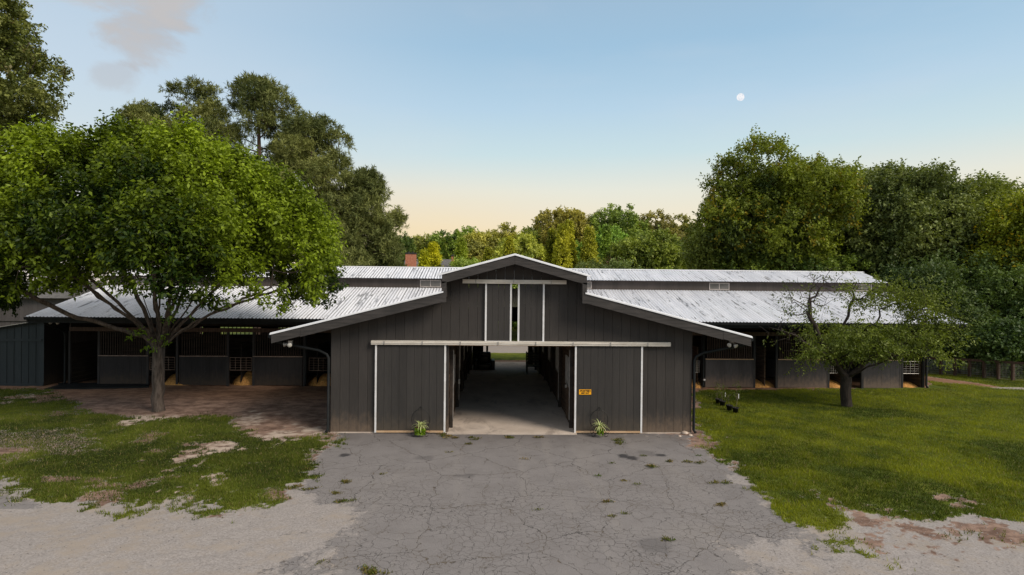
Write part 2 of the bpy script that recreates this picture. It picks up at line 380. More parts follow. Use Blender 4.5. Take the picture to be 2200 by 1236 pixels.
# slab of barn floor cuts: keep ground just below the slab
inb = (np.abs(x) < 5.7) & (y > .02) & (y < 20.4)
Z = np.where(inb, Z - .03, Z)
Z = Z + np.where(grass > .5, .015, 0) + (fbm(x * 5, y * 5, o=2, seed=70) - .5) * .03 * (1 - asph) * (np.abs(y) < 30)
Z = Z - (fbm(x * .8, y * .8, o=2, seed=71) - .5) * .03 * asph
nx, ny = len(gx), len(gy)
cls = np.argmax(np.stack([asph * 1.0, grass * 1.05, dirt * .9, np.full_like(x, .42)]), 0)   # 0 asphalt 1 lawn 2 dirt 3 gravel
cl = cls.reshape(ny, nx)[:-1, :-1]
idx = np.arange(nx * ny).reshape(ny, nx)
quads = np.stack([idx[:-1, :-1], idx[:-1, 1:], idx[1:, 1:], idx[1:, :-1]], -1)
def ground_mat():
    t = NT('ground surface'); pos = t.n('ShaderNodeNewGeometry').outputs['Position']
    at = t.n('ShaderNodeAttribute', {'attribute_name': 'mask'}); s = t.n('ShaderNodeSeparateColor'); t.set(s.inputs[0], at.outputs[0])
    a, g, d = s.outputs
    at2 = t.n('ShaderNodeAttribute', {'attribute_name': 'mask2'}); s2 = t.n('ShaderNodeSeparateColor'); t.set(s2.inputs[0], at2.outputs[0])
    sand, oil, _ = s2.outputs
    fine = t.noise(pos, 14, 5, .7); big = t.noise(pos, .35, 4, .6); mid = t.noise(pos, 1.7, 5, .65)
    sp = t.noise(pos, 45, 3, .8)
    # gravel
    vo = t.n('ShaderNodeTexVoronoi', Scale=30.); t.set(vo.inputs['Vector'], pos)
    vs = t.n('ShaderNodeSeparateColor'); t.set(vs.inputs[0], vo.outputs['Color'])
    gr = t.mix(vs.outputs[0], (.23, .21, .20), (.385, .355, .345))
    gr = t.mix(.62, gr, t.mix(t.step(t.noise(pos, 26, 5, .8), .35, .65), (.225, .205, .195), (.40, .37, .355)))
    gr = t.mix(t.math('MULTIPLY', t.step(t.noise(pos, 18, 4, .8), .66, .72), .7), gr, (.14, .13, .13))
    tan = t.mix(sp, (.25, .215, .185), (.40, .35, .305))
    gr = t.mix(t.step(t.math('ADD', mid, t.math('MULTIPLY', big, .6)), .76, 1.02), gr, tan)
    # asphalt
    asp = t.mix(sp, (.132, .124, .124), (.31, .292, .290))
    asp = t.mix(t.math('MULTIPLY', t.step(mid, .35, .7), .35), asp, (.15, .14, .14))
    asp = t.mix(t.math('MULTIPLY', t.step(big, .5, .75), .4), asp, (.27, .25, .235))
    sx = t.n('ShaderNodeSeparateXYZ'); t.set(sx.inputs[0], pos)
    asp = t.mix(t.math('MULTIPLY', t.step(t.math('ADD', sx.outputs[1], t.math('MULTIPLY', mid, 1.2)), -1.6, 1.2), .6), asp, (.10, .085, .08))  # asphalt darkened towards the barn front, occlusion painted into its colour
    trk = t.noise(t.mapping(pos, (1.3, .12, 1)), 1.2, 4, .6, .4)
    asp = t.mix(t.math('MULTIPLY', t.step(trk, .50, .72), .16), asp, (.34, .31, .28))
    # cracks
    wrp = t.n('ShaderNodeTexNoise', Scale=1.6, Detail=4., Roughness=.65); t.set(wrp.inputs['Vector'], pos)
    wv = t.n('ShaderNodeVectorMath', {'operation': 'SUBTRACT'}, i0=wrp.outputs['Color']); wv.inputs[1].default_value = (.5, .5, .5)
    ws = t.n('ShaderNodeVectorMath', {'operation': 'SCALE'}, i0=wv); ws.inputs['Scale'].default_value = .6
    wp = t.n('ShaderNodeVectorMath', {'operation': 'ADD'}, i0=pos, i1=ws).outputs[0]
    def crack(scale, w, vec=wp):
        v = t.n('ShaderNodeTexVoronoi', {'feature': 'DISTANCE_TO_EDGE', 'voronoi_dimensions': '2D'}, Scale=scale); t.set(v.inputs['Vector'], vec)
        wn = t.math('MULTIPLY', t.math('ADD', t.math('MULTIPLY', fine, 1.6), .1), w)
        return t.math('SUBTRACT', 1, t.step(t.math('DIVIDE', v.outputs[0], wn), .4, 1.0))
    c1 = t.math('MULTIPLY', crack(.50, .0055), .95); c2 = t.math('MULTIPLY', crack(1.2, .009), t.step(mid, .45, .55))
    zone = t.step(t.math('ADD', t.math('MULTIPLY', sx.outputs[1], -.24), t.math('MULTIPLY', big, 1.4)), 1.35, 2.1)
    c3 = t.math('MULTIPLY', crack(5.2, .036), t.math('MULTIPLY', zone, t.step(t.noise(pos, .55, 3), .36, .55)))
    c4 = t.math('MULTIPLY', t.math('MULTIPLY', crack(2.6, .018), t.step(t.noise(pos, .8, 3), .44, .56)), t.step(t.math('ADD', t.math('MULTIPLY', sx.outputs[1], -.24), big), .9, 1.4))
    cr = t.math('MAXIMUM', t.math('MAXIMUM', c1, t.math('MULTIPLY', c2, .9)), t.math('MAXIMUM', t.math('MULTIPLY', c3, .8), t.math('MULTIPLY', c4, .85)))
    crc = t.mix(t.step(mid, .48, .62), (.035, .032, .03), (.10, .075, .045))
    asp = t.mix(t.math('MULTIPLY', cr, .85), asp, crc)
    asp = t.mix(t.math('MULTIPLY', oil, .85), asp, (.03, .03, .034))
    # dirt
    dn = t.noise(t.mapping(pos, (.9, 1.25, 1)), 1.9, 8, .75)
    di = t.mix(t.step(dn, .38, .62), (.13, .080, .060), (.36, .245, .19))
    di = t.mix(t.step(t.math('ADD', sx.outputs[1], t.math('MULTIPLY', dn, 2.5)), 5.2, 8.2), di, t.mix(t.step(dn, .4, .6), (.20, .105, .062), (.36, .21, .13)))
    di = t.mix(t.math('MULTIPLY', sp, .4), di, (.13, .085, .065))
    di = t.mix(t.math('MULTIPLY', sand, t.step(dn, .36, .50)), di, (.52, .43, .36))
    # grass base
    g1 = t.mix(t.step(mid, .32, .68), (.045, .065, .006), (.110, .145, .012))
    g1 = t.mix(t.step(big, .5, .66), g1, (.130, .150, .014))
    g1 = t.mix(t.math('MULTIPLY', t.step(fine, .5, .75), .5), g1, (.03, .04, .012))
    # blends
    gf = t.step(t.math('ADD', g, t.math('MULTIPLY', t.math('SUBTRACT', fine, .5), 1.5)), .36, .60)
    af = t.step(t.math('ADD', a, t.math('MULTIPLY', t.math('SUBTRACT', fine, .5), 1.9)), .30, .70)
    df = t.step(t.math('ADD', d, t.math('MULTIPLY', t.math('SUBTRACT', fine, .5), 1.6)), .25, .75)
    c = t.mix(af, gr, asp); c = t.mix(df, c, di); c = t.mix(gf, c, g1)
    h = t.math('ADD', t.math('MULTIPLY', sp, .5), t.math('MULTIPLY', fine, .6))
    h = t.math('SUBTRACT', h, t.math('MULTIPLY', t.math('MULTIPLY', cr, af), 1.2))
    bp = t.n('ShaderNodeBump', Strength=.55, Distance=.015, Height=h)
    p = t.n('ShaderNodeBsdfPrincipled', Base_Color=c, Roughness=.9, Normal=bp); p.inputs['Specular IOR Level'].default_value = .2
    return t.out(p)
GM = ground_mat()
for ci, (nm, lb) in enumerate([('driveway', 'grey cracked asphalt driveway in front of the barn'), ('lawn', 'short green lawn on both sides of the barn'),
                               ('dirt_yard', 'bare brown dirt along the stalls'), ('gravel_lane', 'pale gravel lane across the foreground')]):
    q = quads[cl == ci].reshape(-1, 4)
    used, inv = np.unique(q.ravel(), return_inverse=True)
    me = bpy.data.meshes.new(nm); me.vertices.add(len(used)); me.vertices.foreach_set('co', np.stack([x[used], y[used], Z[used]], 1).ravel())
    me.loops.add(len(inv)); me.loops.foreach_set('vertex_index', inv.astype(np.int32)); me.polygons.add(len(q))
    me.polygons.foreach_set('loop_start', np.arange(0, len(inv), 4, dtype=np.int32)); me.update(calc_edges=True)
    for an, arr in (('mask', (asph, grass, dirt)), ('mask2', (sand, oil, oil))):
        A = me.attributes.new(an, 'FLOAT_COLOR', 'POINT')
        A.data.foreach_set('color', np.stack([a_[used] for a_ in arr] + [np.ones(len(used))], 1).astype(np.float32).ravel())
    o = finish(nm, me, GM, None, True); o['kind'] = 'structure'; o['label'] = lb

# ------------------------------------------------------------------ leaf meshes
def norm(a): return a / (np.linalg.norm(a, axis=-1, keepdims=True) + 1e-9)
def leaf_mesh(name, P, D, L, W, tint, mat, parent, fold=.25, loc=None):
    n = len(P); r = norm(RNG.normal(size=(n, 3)) + np.array([0, 0, 1.2]))
    S = norm(np.cross(D, r)); N = np.cross(S, D)
    L = L[:, None]; W = W[:, None]
    v = np.stack([P, P + D * L * .45 + S * W * .5 + N * W * fold, P + D * L - N * L * .12, P + D * L * .45 - S * W * .5 + N * W * fold], 1).reshape(-1, 3)
    if parent is not None: v = v - np.array(world_loc(parent))
    elif loc is not None: v = v - np.array(loc)
    me = bpy.data.meshes.new(name); me.vertices.add(4 * n); me.vertices.foreach_set('co', v.astype(np.float32).ravel())
    me.loops.add(4 * n); me.loops.foreach_set('vertex_index', np.arange(4 * n, dtype=np.int32)); me.polygons.add(n)
    me.polygons.foreach_set('loop_start', np.arange(0, 4 * n, 4, dtype=np.int32)); me.update(calc_edges=True)
    A = me.attributes.new('tint', 'FLOAT_COLOR', 'POINT')
    c = np.repeat(np.concatenate([tint, np.ones((n, 1))], 1), 4, 0).astype(np.float32); A.data.foreach_set('color', c.ravel())
    me.materials.append(mat); o = bpy.data.objects.new(name, me); COL.objects.link(o)
    if parent is not None: o.parent = parent
    elif loc is not None: o.location = loc
    return o
def ell_points(ells, n, shell=.6, gap=.0, seed=1, zmin=None, gs=(.55, .7)):
    w = np.array([(r[0] * r[1] + r[1] * r[2] + r[0] * r[2]) for c, r in ells]); w /= w.sum()
    P = []; O = []; tot = 0; C = [np.array(c) for c, r in ells]; R = [np.array(r) for c, r in ells]
    for _ in range(60):
        k = RNG.choice(len(ells), size=n, p=w); d = norm(RNG.normal(size=(n, 3))); rr = shell + (1 - shell) * RNG.random(n) ** .7
        c = np.array(C)[k]; r = np.array(R)[k]; p = c + d * r * rr[:, None]; o = norm(d / r)
        ok = np.ones(n, bool)
        for cc, r2 in zip(C, R):
            q = np.linalg.norm((p - cc) / r2, axis=1); ok &= (q > shell * .92)
        if gap > 0:
            ok &= fbm(p[:, 0] * gs[0], p[:, 1] * gs[0], p[:, 2] * gs[1], o=3, seed=seed) > gap
        if zmin is not None: ok &= p[:, 2] > zmin
        P.append(p[ok]); O.append(o[ok]); tot += ok.sum()
        if tot >= n: break
    return np.concatenate(P)[:n], np.concatenate(O)[:n]
def foliage(name, T, O, parent, ca, cb, tw=7, lf=10, tl=.6, L=.15, W=.08, up=.35, droop=.35, mat=None, cc=None, needle=False, seed=0, hb=0., spread=.25, dj=.55):
    n = len(T); cl_r = RNG.random(n)
    cn = fbm(T[:, 0] * .5, T[:, 1] * .5, T[:, 2] * .5, o=2, seed=seed)
    d = norm(O[:, None, :] * .7 + np.array([0, 0, up]) + RNG.normal(size=(n, tw, 3)) * dj)
    ln = tl * (.5 + .8 * RNG.random((n, tw)))
    t = (np.arange(lf) + .6) / lf
    if needle: t = .78 + .27 * t
    st = T[:, None, :] + RNG.normal(size=(n, tw, 3)) * tl * spread
    P = st[:, :, None, :] + d[:, :, None, :] * (ln[:, :, None] * t)[..., None] + RNG.normal(size=(n, tw, lf, 3)) * (.03 if not needle else .02) * tl / .6
    sd = norm(np.cross(d, RNG.normal(size=(n, tw, 3))))
    sg = np.where(np.arange(lf) % 2 == 0, 1, -1)
    if needle: D = norm(d[:, :, None, :] * .55 + RNG.normal(size=(n, tw, lf, 3)) * .6)
    else: D = norm(d[:, :, None, :] * .5 + sd[:, :, None, :] * sg[None, None, :, None] * .9 + np.array([0, 0, -droop]) + RNG.normal(size=(n, tw, lf, 3)) * .35)
    m = n * tw * lf; P = P.reshape(m, 3); D = D.reshape(m, 3)
    zz = (T[:, 2] - T[:, 2].mean()) / (np.ptp(T[:, 2]) + 1e-6) * hb  # tint lightened up the crown, light from above painted into the leaves
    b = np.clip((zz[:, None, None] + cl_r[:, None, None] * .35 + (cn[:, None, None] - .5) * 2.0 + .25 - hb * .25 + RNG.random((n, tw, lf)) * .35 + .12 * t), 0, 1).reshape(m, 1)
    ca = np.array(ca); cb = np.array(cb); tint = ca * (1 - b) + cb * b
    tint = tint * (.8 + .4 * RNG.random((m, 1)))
    if cc is not None:
        k = (RNG.random(n) < .10)[:, None, None] * np.ones((n, tw, lf)); k = (k.reshape(m) > 0) & (RNG.random(m) < .6)
        tint[k] = np.array(cc) * (.8 + .4 * RNG.random((k.sum(), 1)))
    s = .65 + .7 * RNG.random(m)
    return leaf_mesh(name, P, D, L * s, W * s, tint, mat or M['leaf'], parent)
def grow(limbs, T, tipr, r0, name, mat, parent, seg=6, bend=.12, pw=.35, pl=.35, step=.5, twist=.06):
    pos = []; par = []; plen = []
    ends = {}
    for li, L in enumerate(limbs):
        start, pts = L
        p = start
        for q in pts:
            q = np.array(q, float)
            if p is None: pos.append(q); par.append(-1); plen.append(0.); p = 0; continue
            a = pos[p]; k = max(1, int(np.linalg.norm(q - a) / step))
            for i in range(1, k + 1):
                c = a + (q - a) * i / k
                if i < k: c = c + RNG.normal(size=3) * twist * .5
                pos.append(c); par.append(p); plen.append(plen[p] + np.linalg.norm(c - pos[p])); p = len(pos) - 1
        ends[li] = p
    nstart = len(pos); cap = nstart + len(T) * 14 + 10
    A = np.zeros((cap, 3)); A[:nstart] = pos; PL = np.zeros(cap); PL[:nstart] = plen; par = par + [0] * (cap - nstart); n = nstart
    z0 = A[0, 2]; zt = min(A[1:nstart, 2].max(), np.percentile(T[:, 2], 5)) if len(T) else 1
    dd = np.array([np.min(np.linalg.norm(A[:nstart] - t, axis=1)) for t in T]); order = np.argsort(dd)
    leafc = np.zeros(cap)
    blocked = A[:nstart, 2] < z0 + (zt - z0) * .45
    for ti in order:
        t = T[ti]; dist = np.linalg.norm(A[:n] - t, axis=1); cost = dist + pl * PL[:n]
        cost[:nstart][blocked] += 50
        j = int(np.argmin(cost)); a = A[j]; dl = dist[j]; k = min(12, max(1, int(dl / step)))
        side = RNG.normal(size=3) * bend * dl; side[2] = -abs(side[2]) * .6
        p = j
        for i in range(1, k + 1):
            f = i / k; c = a + (t - a) * f + side * math.sin(math.pi * f)
            A[n] = c; par[n] = p; PL[n] = PL[p] + np.linalg.norm(c - A[p]); p = n; n += 1
        leafc[p] += 1
    cnt = leafc[:n].copy()
    for i in range(n - 1, 0, -1): cnt[par[i]] += cnt[i]
    cnt = np.maximum(cnt, 1); r = tipr * cnt ** pw
    sc = r0 / r[0]
    r = np.where(r > tipr * 3, tipr * 3 + (r - tipr * 3) * (r0 - tipr * 3) / max(r[0] - tipr * 3, 1e-6), r)
    kids = [[] for _ in range(n)]
    for i in range(1, n): kids[par[i]].append(i)
    mb = MB(); stack = [(0, None)]
    while stack:
        s0, prev = stack.pop(); chain = [s0]; c = s0
        while kids[c]:
            ks = sorted(kids[c], key=lambda q: -cnt[q]); 
            for q in ks[1:]: stack.append((q, c))
            c = ks[0]; chain.append(c)
        pth = [A[q] for q in chain]; rr = [r[q] for q in chain]
        if prev is not None: pth = [A[prev]] + pth; rr = [min(r[prev] * .8, rr[0] * 1.15)] + rr
        if len(pth) < 2: continue
        sg = seg + 4 if rr[0] > .09 else (seg if rr[0] > .03 else 4)
        rr[-1] *= .4
        if prev is None:        # root flare
            for i in range(len(rr)):
                h = pth[i][2] - z0
                rr[i] *= 1 + .55 * math.exp(-h * 3.2 / max(.3, r0 * 2))
        mb.tube(pth, rr, sg)
    return mb.build(name, mat, parent, True)
def lobed(c, r, n, lr, flat=.75, zlo=-.35, spread=.85):
    c = np.array(c, float); r = np.array(r, float); out = [(c, r * .60)]
    for i in range(n):
        ph = i * 2.399 + RNG.random() * .6; zz = zlo + (1 - zlo) * ((i + .5) / n) + RNG.normal() * .05; zz = max(-.9, min(.97, zz))
        q = math.sqrt(max(.03, 1 - zz * zz)); d = np.array([math.cos(ph) * q, math.sin(ph) * q, zz]) * spread * (.82 + .40 * RNG.random())
        s = lr * (.6 + .7 * RNG.random()); out.append((c + d * r * .72, np.array([s, s, s * flat])))
    return out
BOOST = 1.65
def broadleaf(name, base, H, rad, label, ca, cb, n=600, L=.3, W=.17, tw=6, lf=8, tl=.9, nl=16, zb=.3, group=None, cc=None, gap=.30, r0=.3, cat='tree', bark='bark_dark', lr=None, up=.35, droop=.25, seed=1, flat=.75, shell=.62):
    t = empty(name, base, label, cat, group)
    b = np.array(base, float); cz = b[2] + H * (zb + (1 - zb) / 2); rz = H * (1 - zb) / 2
    ells = lobed((b[0], b[1], cz), (rad, rad, rz), nl, lr or rad * .38, flat=flat)
    T, O = ell_points(ells, n, shell, gap, seed, b[2] + .25)
    ca = tuple(c * BOOST for c in ca); cb = tuple(c * BOOST for c in cb); cc = tuple(c * BOOST * .8 for c in cc) if cc else None
    foliage('crown', T, O, t, ca, cb, tw, int(lf * 1.5), tl, L * .8, W * .8, up, droop, cc=cc, seed=seed)
    trunk = [b - np.array([0, 0, .3]), b + np.array([0, 0, H * .18]), b + np.array([rad * .05, 0, H * max(.3, zb)]), b + np.array([-rad * .04, 0, H * .6]), b + np.array([0, 0, H * .85])]
    k = RNG.choice(len(T), size=min(len(T), 140), replace=False)
    grow([(None, trunk)], T[k], .018 * (1 + H / 20), r0, 'trunk', M[bark], t, 6, pl=.25, step=1.2)
    return t

# ------------------------------------------------------------------ BARN
WF, WE, OV, YR = 5.8, 7.43, .66, 14.36
HR, HU, HL, HE, WU = 5.70, 5.08, 4.52, 3.20, 2.25
XW = 20.05; XE = 20.75
ATH = (-2.06, 2.0)
def hroof(a):                            # roof underside height for distance a from the ridge
    a = abs(a)
    return HR - (HR - HU) * a / WU if a <= WU - .12 else HL - (HL - HE) * (a - WU) / (WE - WU)
barn = empty('barn', (0, 0, 0), 'long charcoal horse barn with raised centre gable, streaked white metal roof and open stalls', 'barn')
# facade wall of vertical boards
mb = MB(); bw = .29; t_ = .02
LX0, LX1 = V(1044, 680, 0)[0], V(1167, 680, 0)[0]; LZ0, LZ1 = V(1105, 735, 0)[2], V(1105, 611, 0)[2]
xs = -WF
LO0, LO1 = LX0 + .25, LX1 - .25
edges = sorted(set([round(-WF + i * bw, 4) for i in range(int(2 * WF / bw) + 1)] + [WF, ATH[0], ATH[1], LO0, LO1, WU - .12, -WU + .12, 0]))
for a, b in zip(edges[:-1], edges[1:]):
    if b - a < .01: continue
    m = (a + b) / 2; g = .008
    isb = abs(((a + WF) / bw) - round((a + WF) / bw)) < .02
    a2 = a + (g if isb else 0)
    e = 1e-4
    za = hroof(a + (e if a >= 0 else e)) - .03; zb_ = hroof(b - e) - .03
    jit = random.uniform(0, .004)
    segs = [(0.03, None)]
    if ATH[0] < m < ATH[1]: segs = [(2.84, None)]
    for z0, _ in segs:
        if LO0 < m < LO1:
            mb.quadprism([(a2, z0), (b, z0), (b, LZ0), (a2, LZ0)], -jit, t_ + .03)
            mb.quadprism([(a2, LZ1), (b, LZ1), (b, zb_), (a2, za)], -jit, t_ + .03)
        else:
            mb.quadprism([(a2, z0), (b, z0), (b, zb_), (a2, za)], -jit, t_ + .03)
wall = mb.build('wall', M['siding'], barn, label='front gable wall of dark vertical boards')
MB().box(-WF, ATH[0], .052, .07, .0, 3.1).build('backing', M['wood_dark'], wall); MB().box(ATH[1], WF, .052, .07, .0, 3.1).build('backing', M['wood_dark'], wall)
# foundation band
MB().box(-WF, ATH[0], -.012, .05, -.1, .03).build('foundation', M['concrete'], barn); MB().box(ATH[1] + .02, WF, -.012, .05, -.1, .03).build('foundation', M['concrete'], barn)
# side walls of the front block
for sx in (-1, 1):
    m = MB(); yy = .06
    while yy < 8.5:
        m.box(sx * WF - .025, sx * WF + .025 - random.uniform(0, .006), yy + .008, min(yy + bw, 8.55), 0.0, hroof(WF) - .04); yy += bw
    m.build('wall', M['siding'], barn, label='side wall of the front block')
# interior aisle walls
for sx, xx in ((-1, ATH[0]), (1, ATH[1])):
    m = MB(); z = .02
    while z < 3.05:
        yy = .08
        while yy < 20.3:
            ln = random.uniform(2.6, 3.6); jx = random.uniform(0, .012)
            x0, x1 = (xx - .06, xx - .02 + jx) if sx < 0 else (xx + .02 - jx, xx + .06)
            m.box(x0, x1, yy, min(yy + ln, 20.3) - .01, z + .006 - (.7 if z < .1 else 0), z + .19); yy += ln
        z += .2
    w = m.build('wall', M['wood'], barn, label='rough brown plank wall lining the aisle')
    # stall doors, posts and rails along the aisle
    for k, yy in enumerate((.35, 3.6, 6.9, 10.2, 13.5, 16.8)):
        s = -sx
        d = MB(); x0 = xx + s * .0
        a, b = sorted((x0, x0 + s * .05))
        for j in range(6): d.box(a, b, yy + .35 + j * .21, yy + .35 + j * .21 + .2, .08, 1.35)
        dd = d.build('stall_door', M['wood'], barn)
        r = MB(); a2, b2 = sorted((x0 + s * .05, x0 + s * .08)); r.box(a2, b2, yy + .35, yy + 1.6, 1.3, 1.38)
        for j in range(12): r.box(a2, b2, yy + .4 + j * .105, yy + .42 + j * .105, 1.38, 2.3)
        r.build('bars', M['galv'], dd)
        MB().box(min(x0, x0 + s * .10), max(x0, x0 + s * .10), yy + .16, yy + .30, -.6, 3.2).build('post', M['beam'], barn)
        if k < 2: MB().box(min(x0 + s * .1, x0 + s * .12), max(x0 + s * .1, x0 + s * .12), yy + .19, yy + .24, .3, 2.6).build('conduit', M['galv'], barn)
ob = V(990, 830, 2.2)
b0 = MB(); b0.box(ATH[0] + .11, ATH[0] + .16, 3.35, 3.47, 1.0, 1.16); o_ = b0.build('outlet_box', M['lamp'], barn)
MB().box(ATH[0] + .161, ATH[0] + .166, 3.38, 3.44, 1.05, 1.11).build('socket', M['black'], o_)
b0 = MB(); b0.box(ATH[1] - .17, ATH[1] - .11, 1.2, 1.28, 1.25, 1.35); b0.build('latch', M['galv'], barn)
# concrete aisle floor following the falling ground
yy = np.linspace(-.18, 21.8, 60); vs = []; fs = []
for i, q in enumerate(yy):
    zc = float(-.62 * sstep(8.8, 20.5, q)) + .035
    l, r = (ATH[0] - .02, ATH[1] + .03) if q > -.02 else (ATH[0] - .03, ATH[1] + .05)
    vs += [(l, q, zc), (r, q, zc)]
    if i: fs.append((2 * i - 2, 2 * i - 1, 2 * i + 1, 2 * i))
n0 = len(vs); vs += [(vs[0][0], -.18, -.1), (vs[1][0], -.18, -.1)]; fs.append((n0, n0 + 1, 1, 0))
link_mesh('aisle_floor', vs, fs, M['concrete'], barn)
# door head under the track
MB().box(ATH[0] - .02, ATH[1] + .02, -.01, .12, 2.80, 2.845).build('door_head', M['sill'], barn)
# sliding doors
def slide_door(x0, x1, z0, z1, name, bottom, by=.0):
    d = MB(); xx = x0 + .05; w = (x1 - x0 - .1) / round((x1 - x0) / .24)
    while xx < x1 - .06:
        d.box(xx + .003, xx + w - .003, -.085 - by - random.uniform(0, .004), -.05 - by, z0 + .05, z1); xx += w
    o = d.build(name, M['door'], barn)
    f = MB(); f.box(x0, x0 + .055, -.105 - by, -.045 - by, z0, z1); f.build('edge_trim', M['trim'], o)
    f = MB(); f.box(x1 - .055, x1, -.105 - by, -.045 - by, z0, z1); f.build('edge_trim', M['trim'], o)
    f = MB(); f.box(x0 + .056, x1 - .056, -.10 - by, -.045 - by, z0, z0 + .06); f.build('bottom_rail', bottom, o)
    return o
dxl0, dxl1 = V(806, 900, 0)[0], V(957.5, 900, 0)[0]; dxr0, dxr1 = V(1233, 900, 0)[0], V(1378, 900, 0)[0]
slide_door(dxl0, dxl1, .035, 2.83, 'sliding_door', M['sill'])
slide_door(dxr0, dxr1, .035, 2.83, 'sliding_door', M['sill'])
slide_door(LX0 - .03, V(1099, 680, 0)[0], LZ0 - .02, LZ1 + .02, 'loft_door', M['trim'])
slide_door(V(1112, 680, 0)[0], LX1 + .03, LZ0 - .02, LZ1 + .02, 'loft_door', M['trim'])
def track(x0, x1, z0, z1):
    o = MB().box(x0, x1, -.15, -.001, z1 - .02, z1).box(x0, x1, -.155, -.14, z0, z1 - .021).box(x0, x1, -.17, -.1555, (z0 + z1) / 2 - .01, (z0 + z1) / 2 + .005).build('door_track', M['track'], barn)
    q = x0 + .4
    while q < x1: MB().box(q, q + .03, -.175, -.1705, z0 + .01, z1 - .01).build('bracket', M['galv'], o); q += 1.2
track(V(797, 740, -.15)[0], V(1441, 743, -.15)[0], 2.83, 2.83 + .125)
track(V(994, 605, -.15)[0], V(1217, 608, -.15)[0], V(1105, 610, -.15)[2], V(1105, 601.5, -.15)[2])
# little bits above the track
for u in (995, 1230):
    p = V(u, 732, 0); MB().box(p[0] - .14, p[0] + .14, -.04, -.004, p[2] - .03, p[2] + .03).build('bracket', M['fascia'], barn)
# fascia boards (rakes)
def rake(x0, z0, x1, z1, h, y0, y1, mat='fascia', nm='fascia'):
    pts = [(x0, z0 - h), (x1, z1 - h), (x1, z1), (x0, z0)] if x1 > x0 else [(x1, z1 - h), (x0, z0 - h), (x0, z0), (x1, z1)]
    return MB().quadprism(pts, y0, y1).build(nm, M[mat], barn)
for s in (-1, 1):
    rake(s * .003, HR - .03, s * (WU - .002), HU - .03, .27, -OV, -OV + .05)
    xm = 6.55; zm = HL - .03 - (HL - HE) * (xm - WU) / (WE - WU)
    rake(s * (WU + .0), HL - .03, s * xm, zm, .29, -OV, -OV + .05)
    rake(s * (xm + .004), zm, s * WE, HE - .03, .27, -OV - .006, -OV + .046)
    # barge of the clerestory
    MB().box(min(s * (WU - .06), s * (WU - .14)), max(s * (WU - .06), s * (WU - .14)), -OV + .06, 12.1, HL - .15, HU - .02).build('clerestory_wall', M['siding'], barn)
    MB().box(min(s * (WU - .14), s * (WU + .0)), max(s * (WU - .14), s * (WU + .0)), -OV + .0, -OV + .06, HL - .32, HU - .24).build('fascia', M['fascia'], barn)
    # roof edge strips
    rake(0, HR + .015, s * (WU + .1), HU + .015 - .028, .045, -OV - .03, -OV + .02, 'roof_edge', 'edge_flashing')
    rake(s * (WU - .05), HL + .012 + .013, s * (WE + .04), HE + .015 - .01, .045, -OV - .03, -OV + .02, 'roof_edge', 'edge_flashing')
# soffit boards of the overhang
for s in (-1, 1):
    for (a, za, b, zb_) in ((0, HR, WU - .02, HU), (WU, HL, WE, HE)):
        MB().quadprism(sorted([(s * a, za - .055), (s * b, zb_ - .055)]) + sorted([(s * a, za - .035), (s * b, zb_ - .035)], reverse=True), -OV + .05, 6.9).build('roof_deck', M['wood_dark'], barn)
# ribbed roofs
RP = .1525
def rib_profile(): return [(0, 0), (.42, 0), (.55, .022), (.80, .022), (.93, 0)]
def roof_sheet(kind, s, name):
    mb = MB(); prof = rib_profile()
    def strips(lo, hi, fn):              # fn(c) -> (a0, a1) distances from the ridge, or None
        k = int((hi - lo) / RP) + 1
        cs = []
        for i in range(k):
            for f, h in prof:
                c = lo + (i + f) * RP
                if c <= hi: cs.append((c, h))
        cs.append((hi, 0)); vs = []; ok = []
        for c, h in cs:
            a0, a1 = fn(c); vs.append((c, h, a0, max(a0, a1)))
        return vs
    if kind == 'front_low': lo, hi, fn = -OV - .02, 12.11, lambda c: (WU - .1, min(WE + .06, YR - c + .0))
    if kind == 'front_up': lo, hi, fn = -OV - .03, YR, lambda c: (0, min(WU + .12, YR - c))
    if kind == 'wing_low': lo, hi, fn = WU - .1, XE, lambda c: (WU - .1, min(WE + .06, c + .0))
    if kind == 'wing_up': lo, hi, fn = 0, XE - .1, lambda c: (0, min(WU + .12, c))
    if kind == 'back_low': lo, hi, fn = -XE, XE, lambda c: (WU - .1, WE + .06)
    if kind == 'back_up': lo, hi, fn = -XE + .1, XE - .1, lambda c: (0, WU + .12)
    low = kind.endswith('low')
    def hz(a): return (HL - (HL - HE) * (a - WU) / (WE - WU)) if low else HR - (HR - HU) * a / WU
    rows = strips(lo, hi, fn); vs = []; fs = []
    for i, (c, h, a0, a1) in enumerate(rows):
        for a in (a0, (a0 + a1) / 2, a1):
            z = hz(a) + h + .012
            if kind.startswith('front'): vs.append((s * a, c, z))
            elif kind.startswith('wing'): vs.append((s * c, YR - a, z))
            else: vs.append((c, YR + a, z))
        if i and rows[i][3] - rows[i][2] + rows[i - 1][3] - rows[i - 1][2] > 1e-3:
            b = 3 * i
            for j in (0, 1): fs.append((b - 3 + j, b + j, b + j + 1, b - 2 + j))
    mb.add(vs, fs)
    return mb.build(name, M['roof_x' if kind.startswith('front') else 'roof_y'], barn)
for s, w in ((-1, 'left'), (1, 'right')):
    roof_sheet('front_low', s, 'roof'); roof_sheet('front_up', s, 'roof')
    roof_sheet('wing_low', s, 'roof'); roof_sheet('wing_up', s, 'roof')
roof_sheet('back_low', 1, 'roof'); roof_sheet('back_up', 1, 'roof')
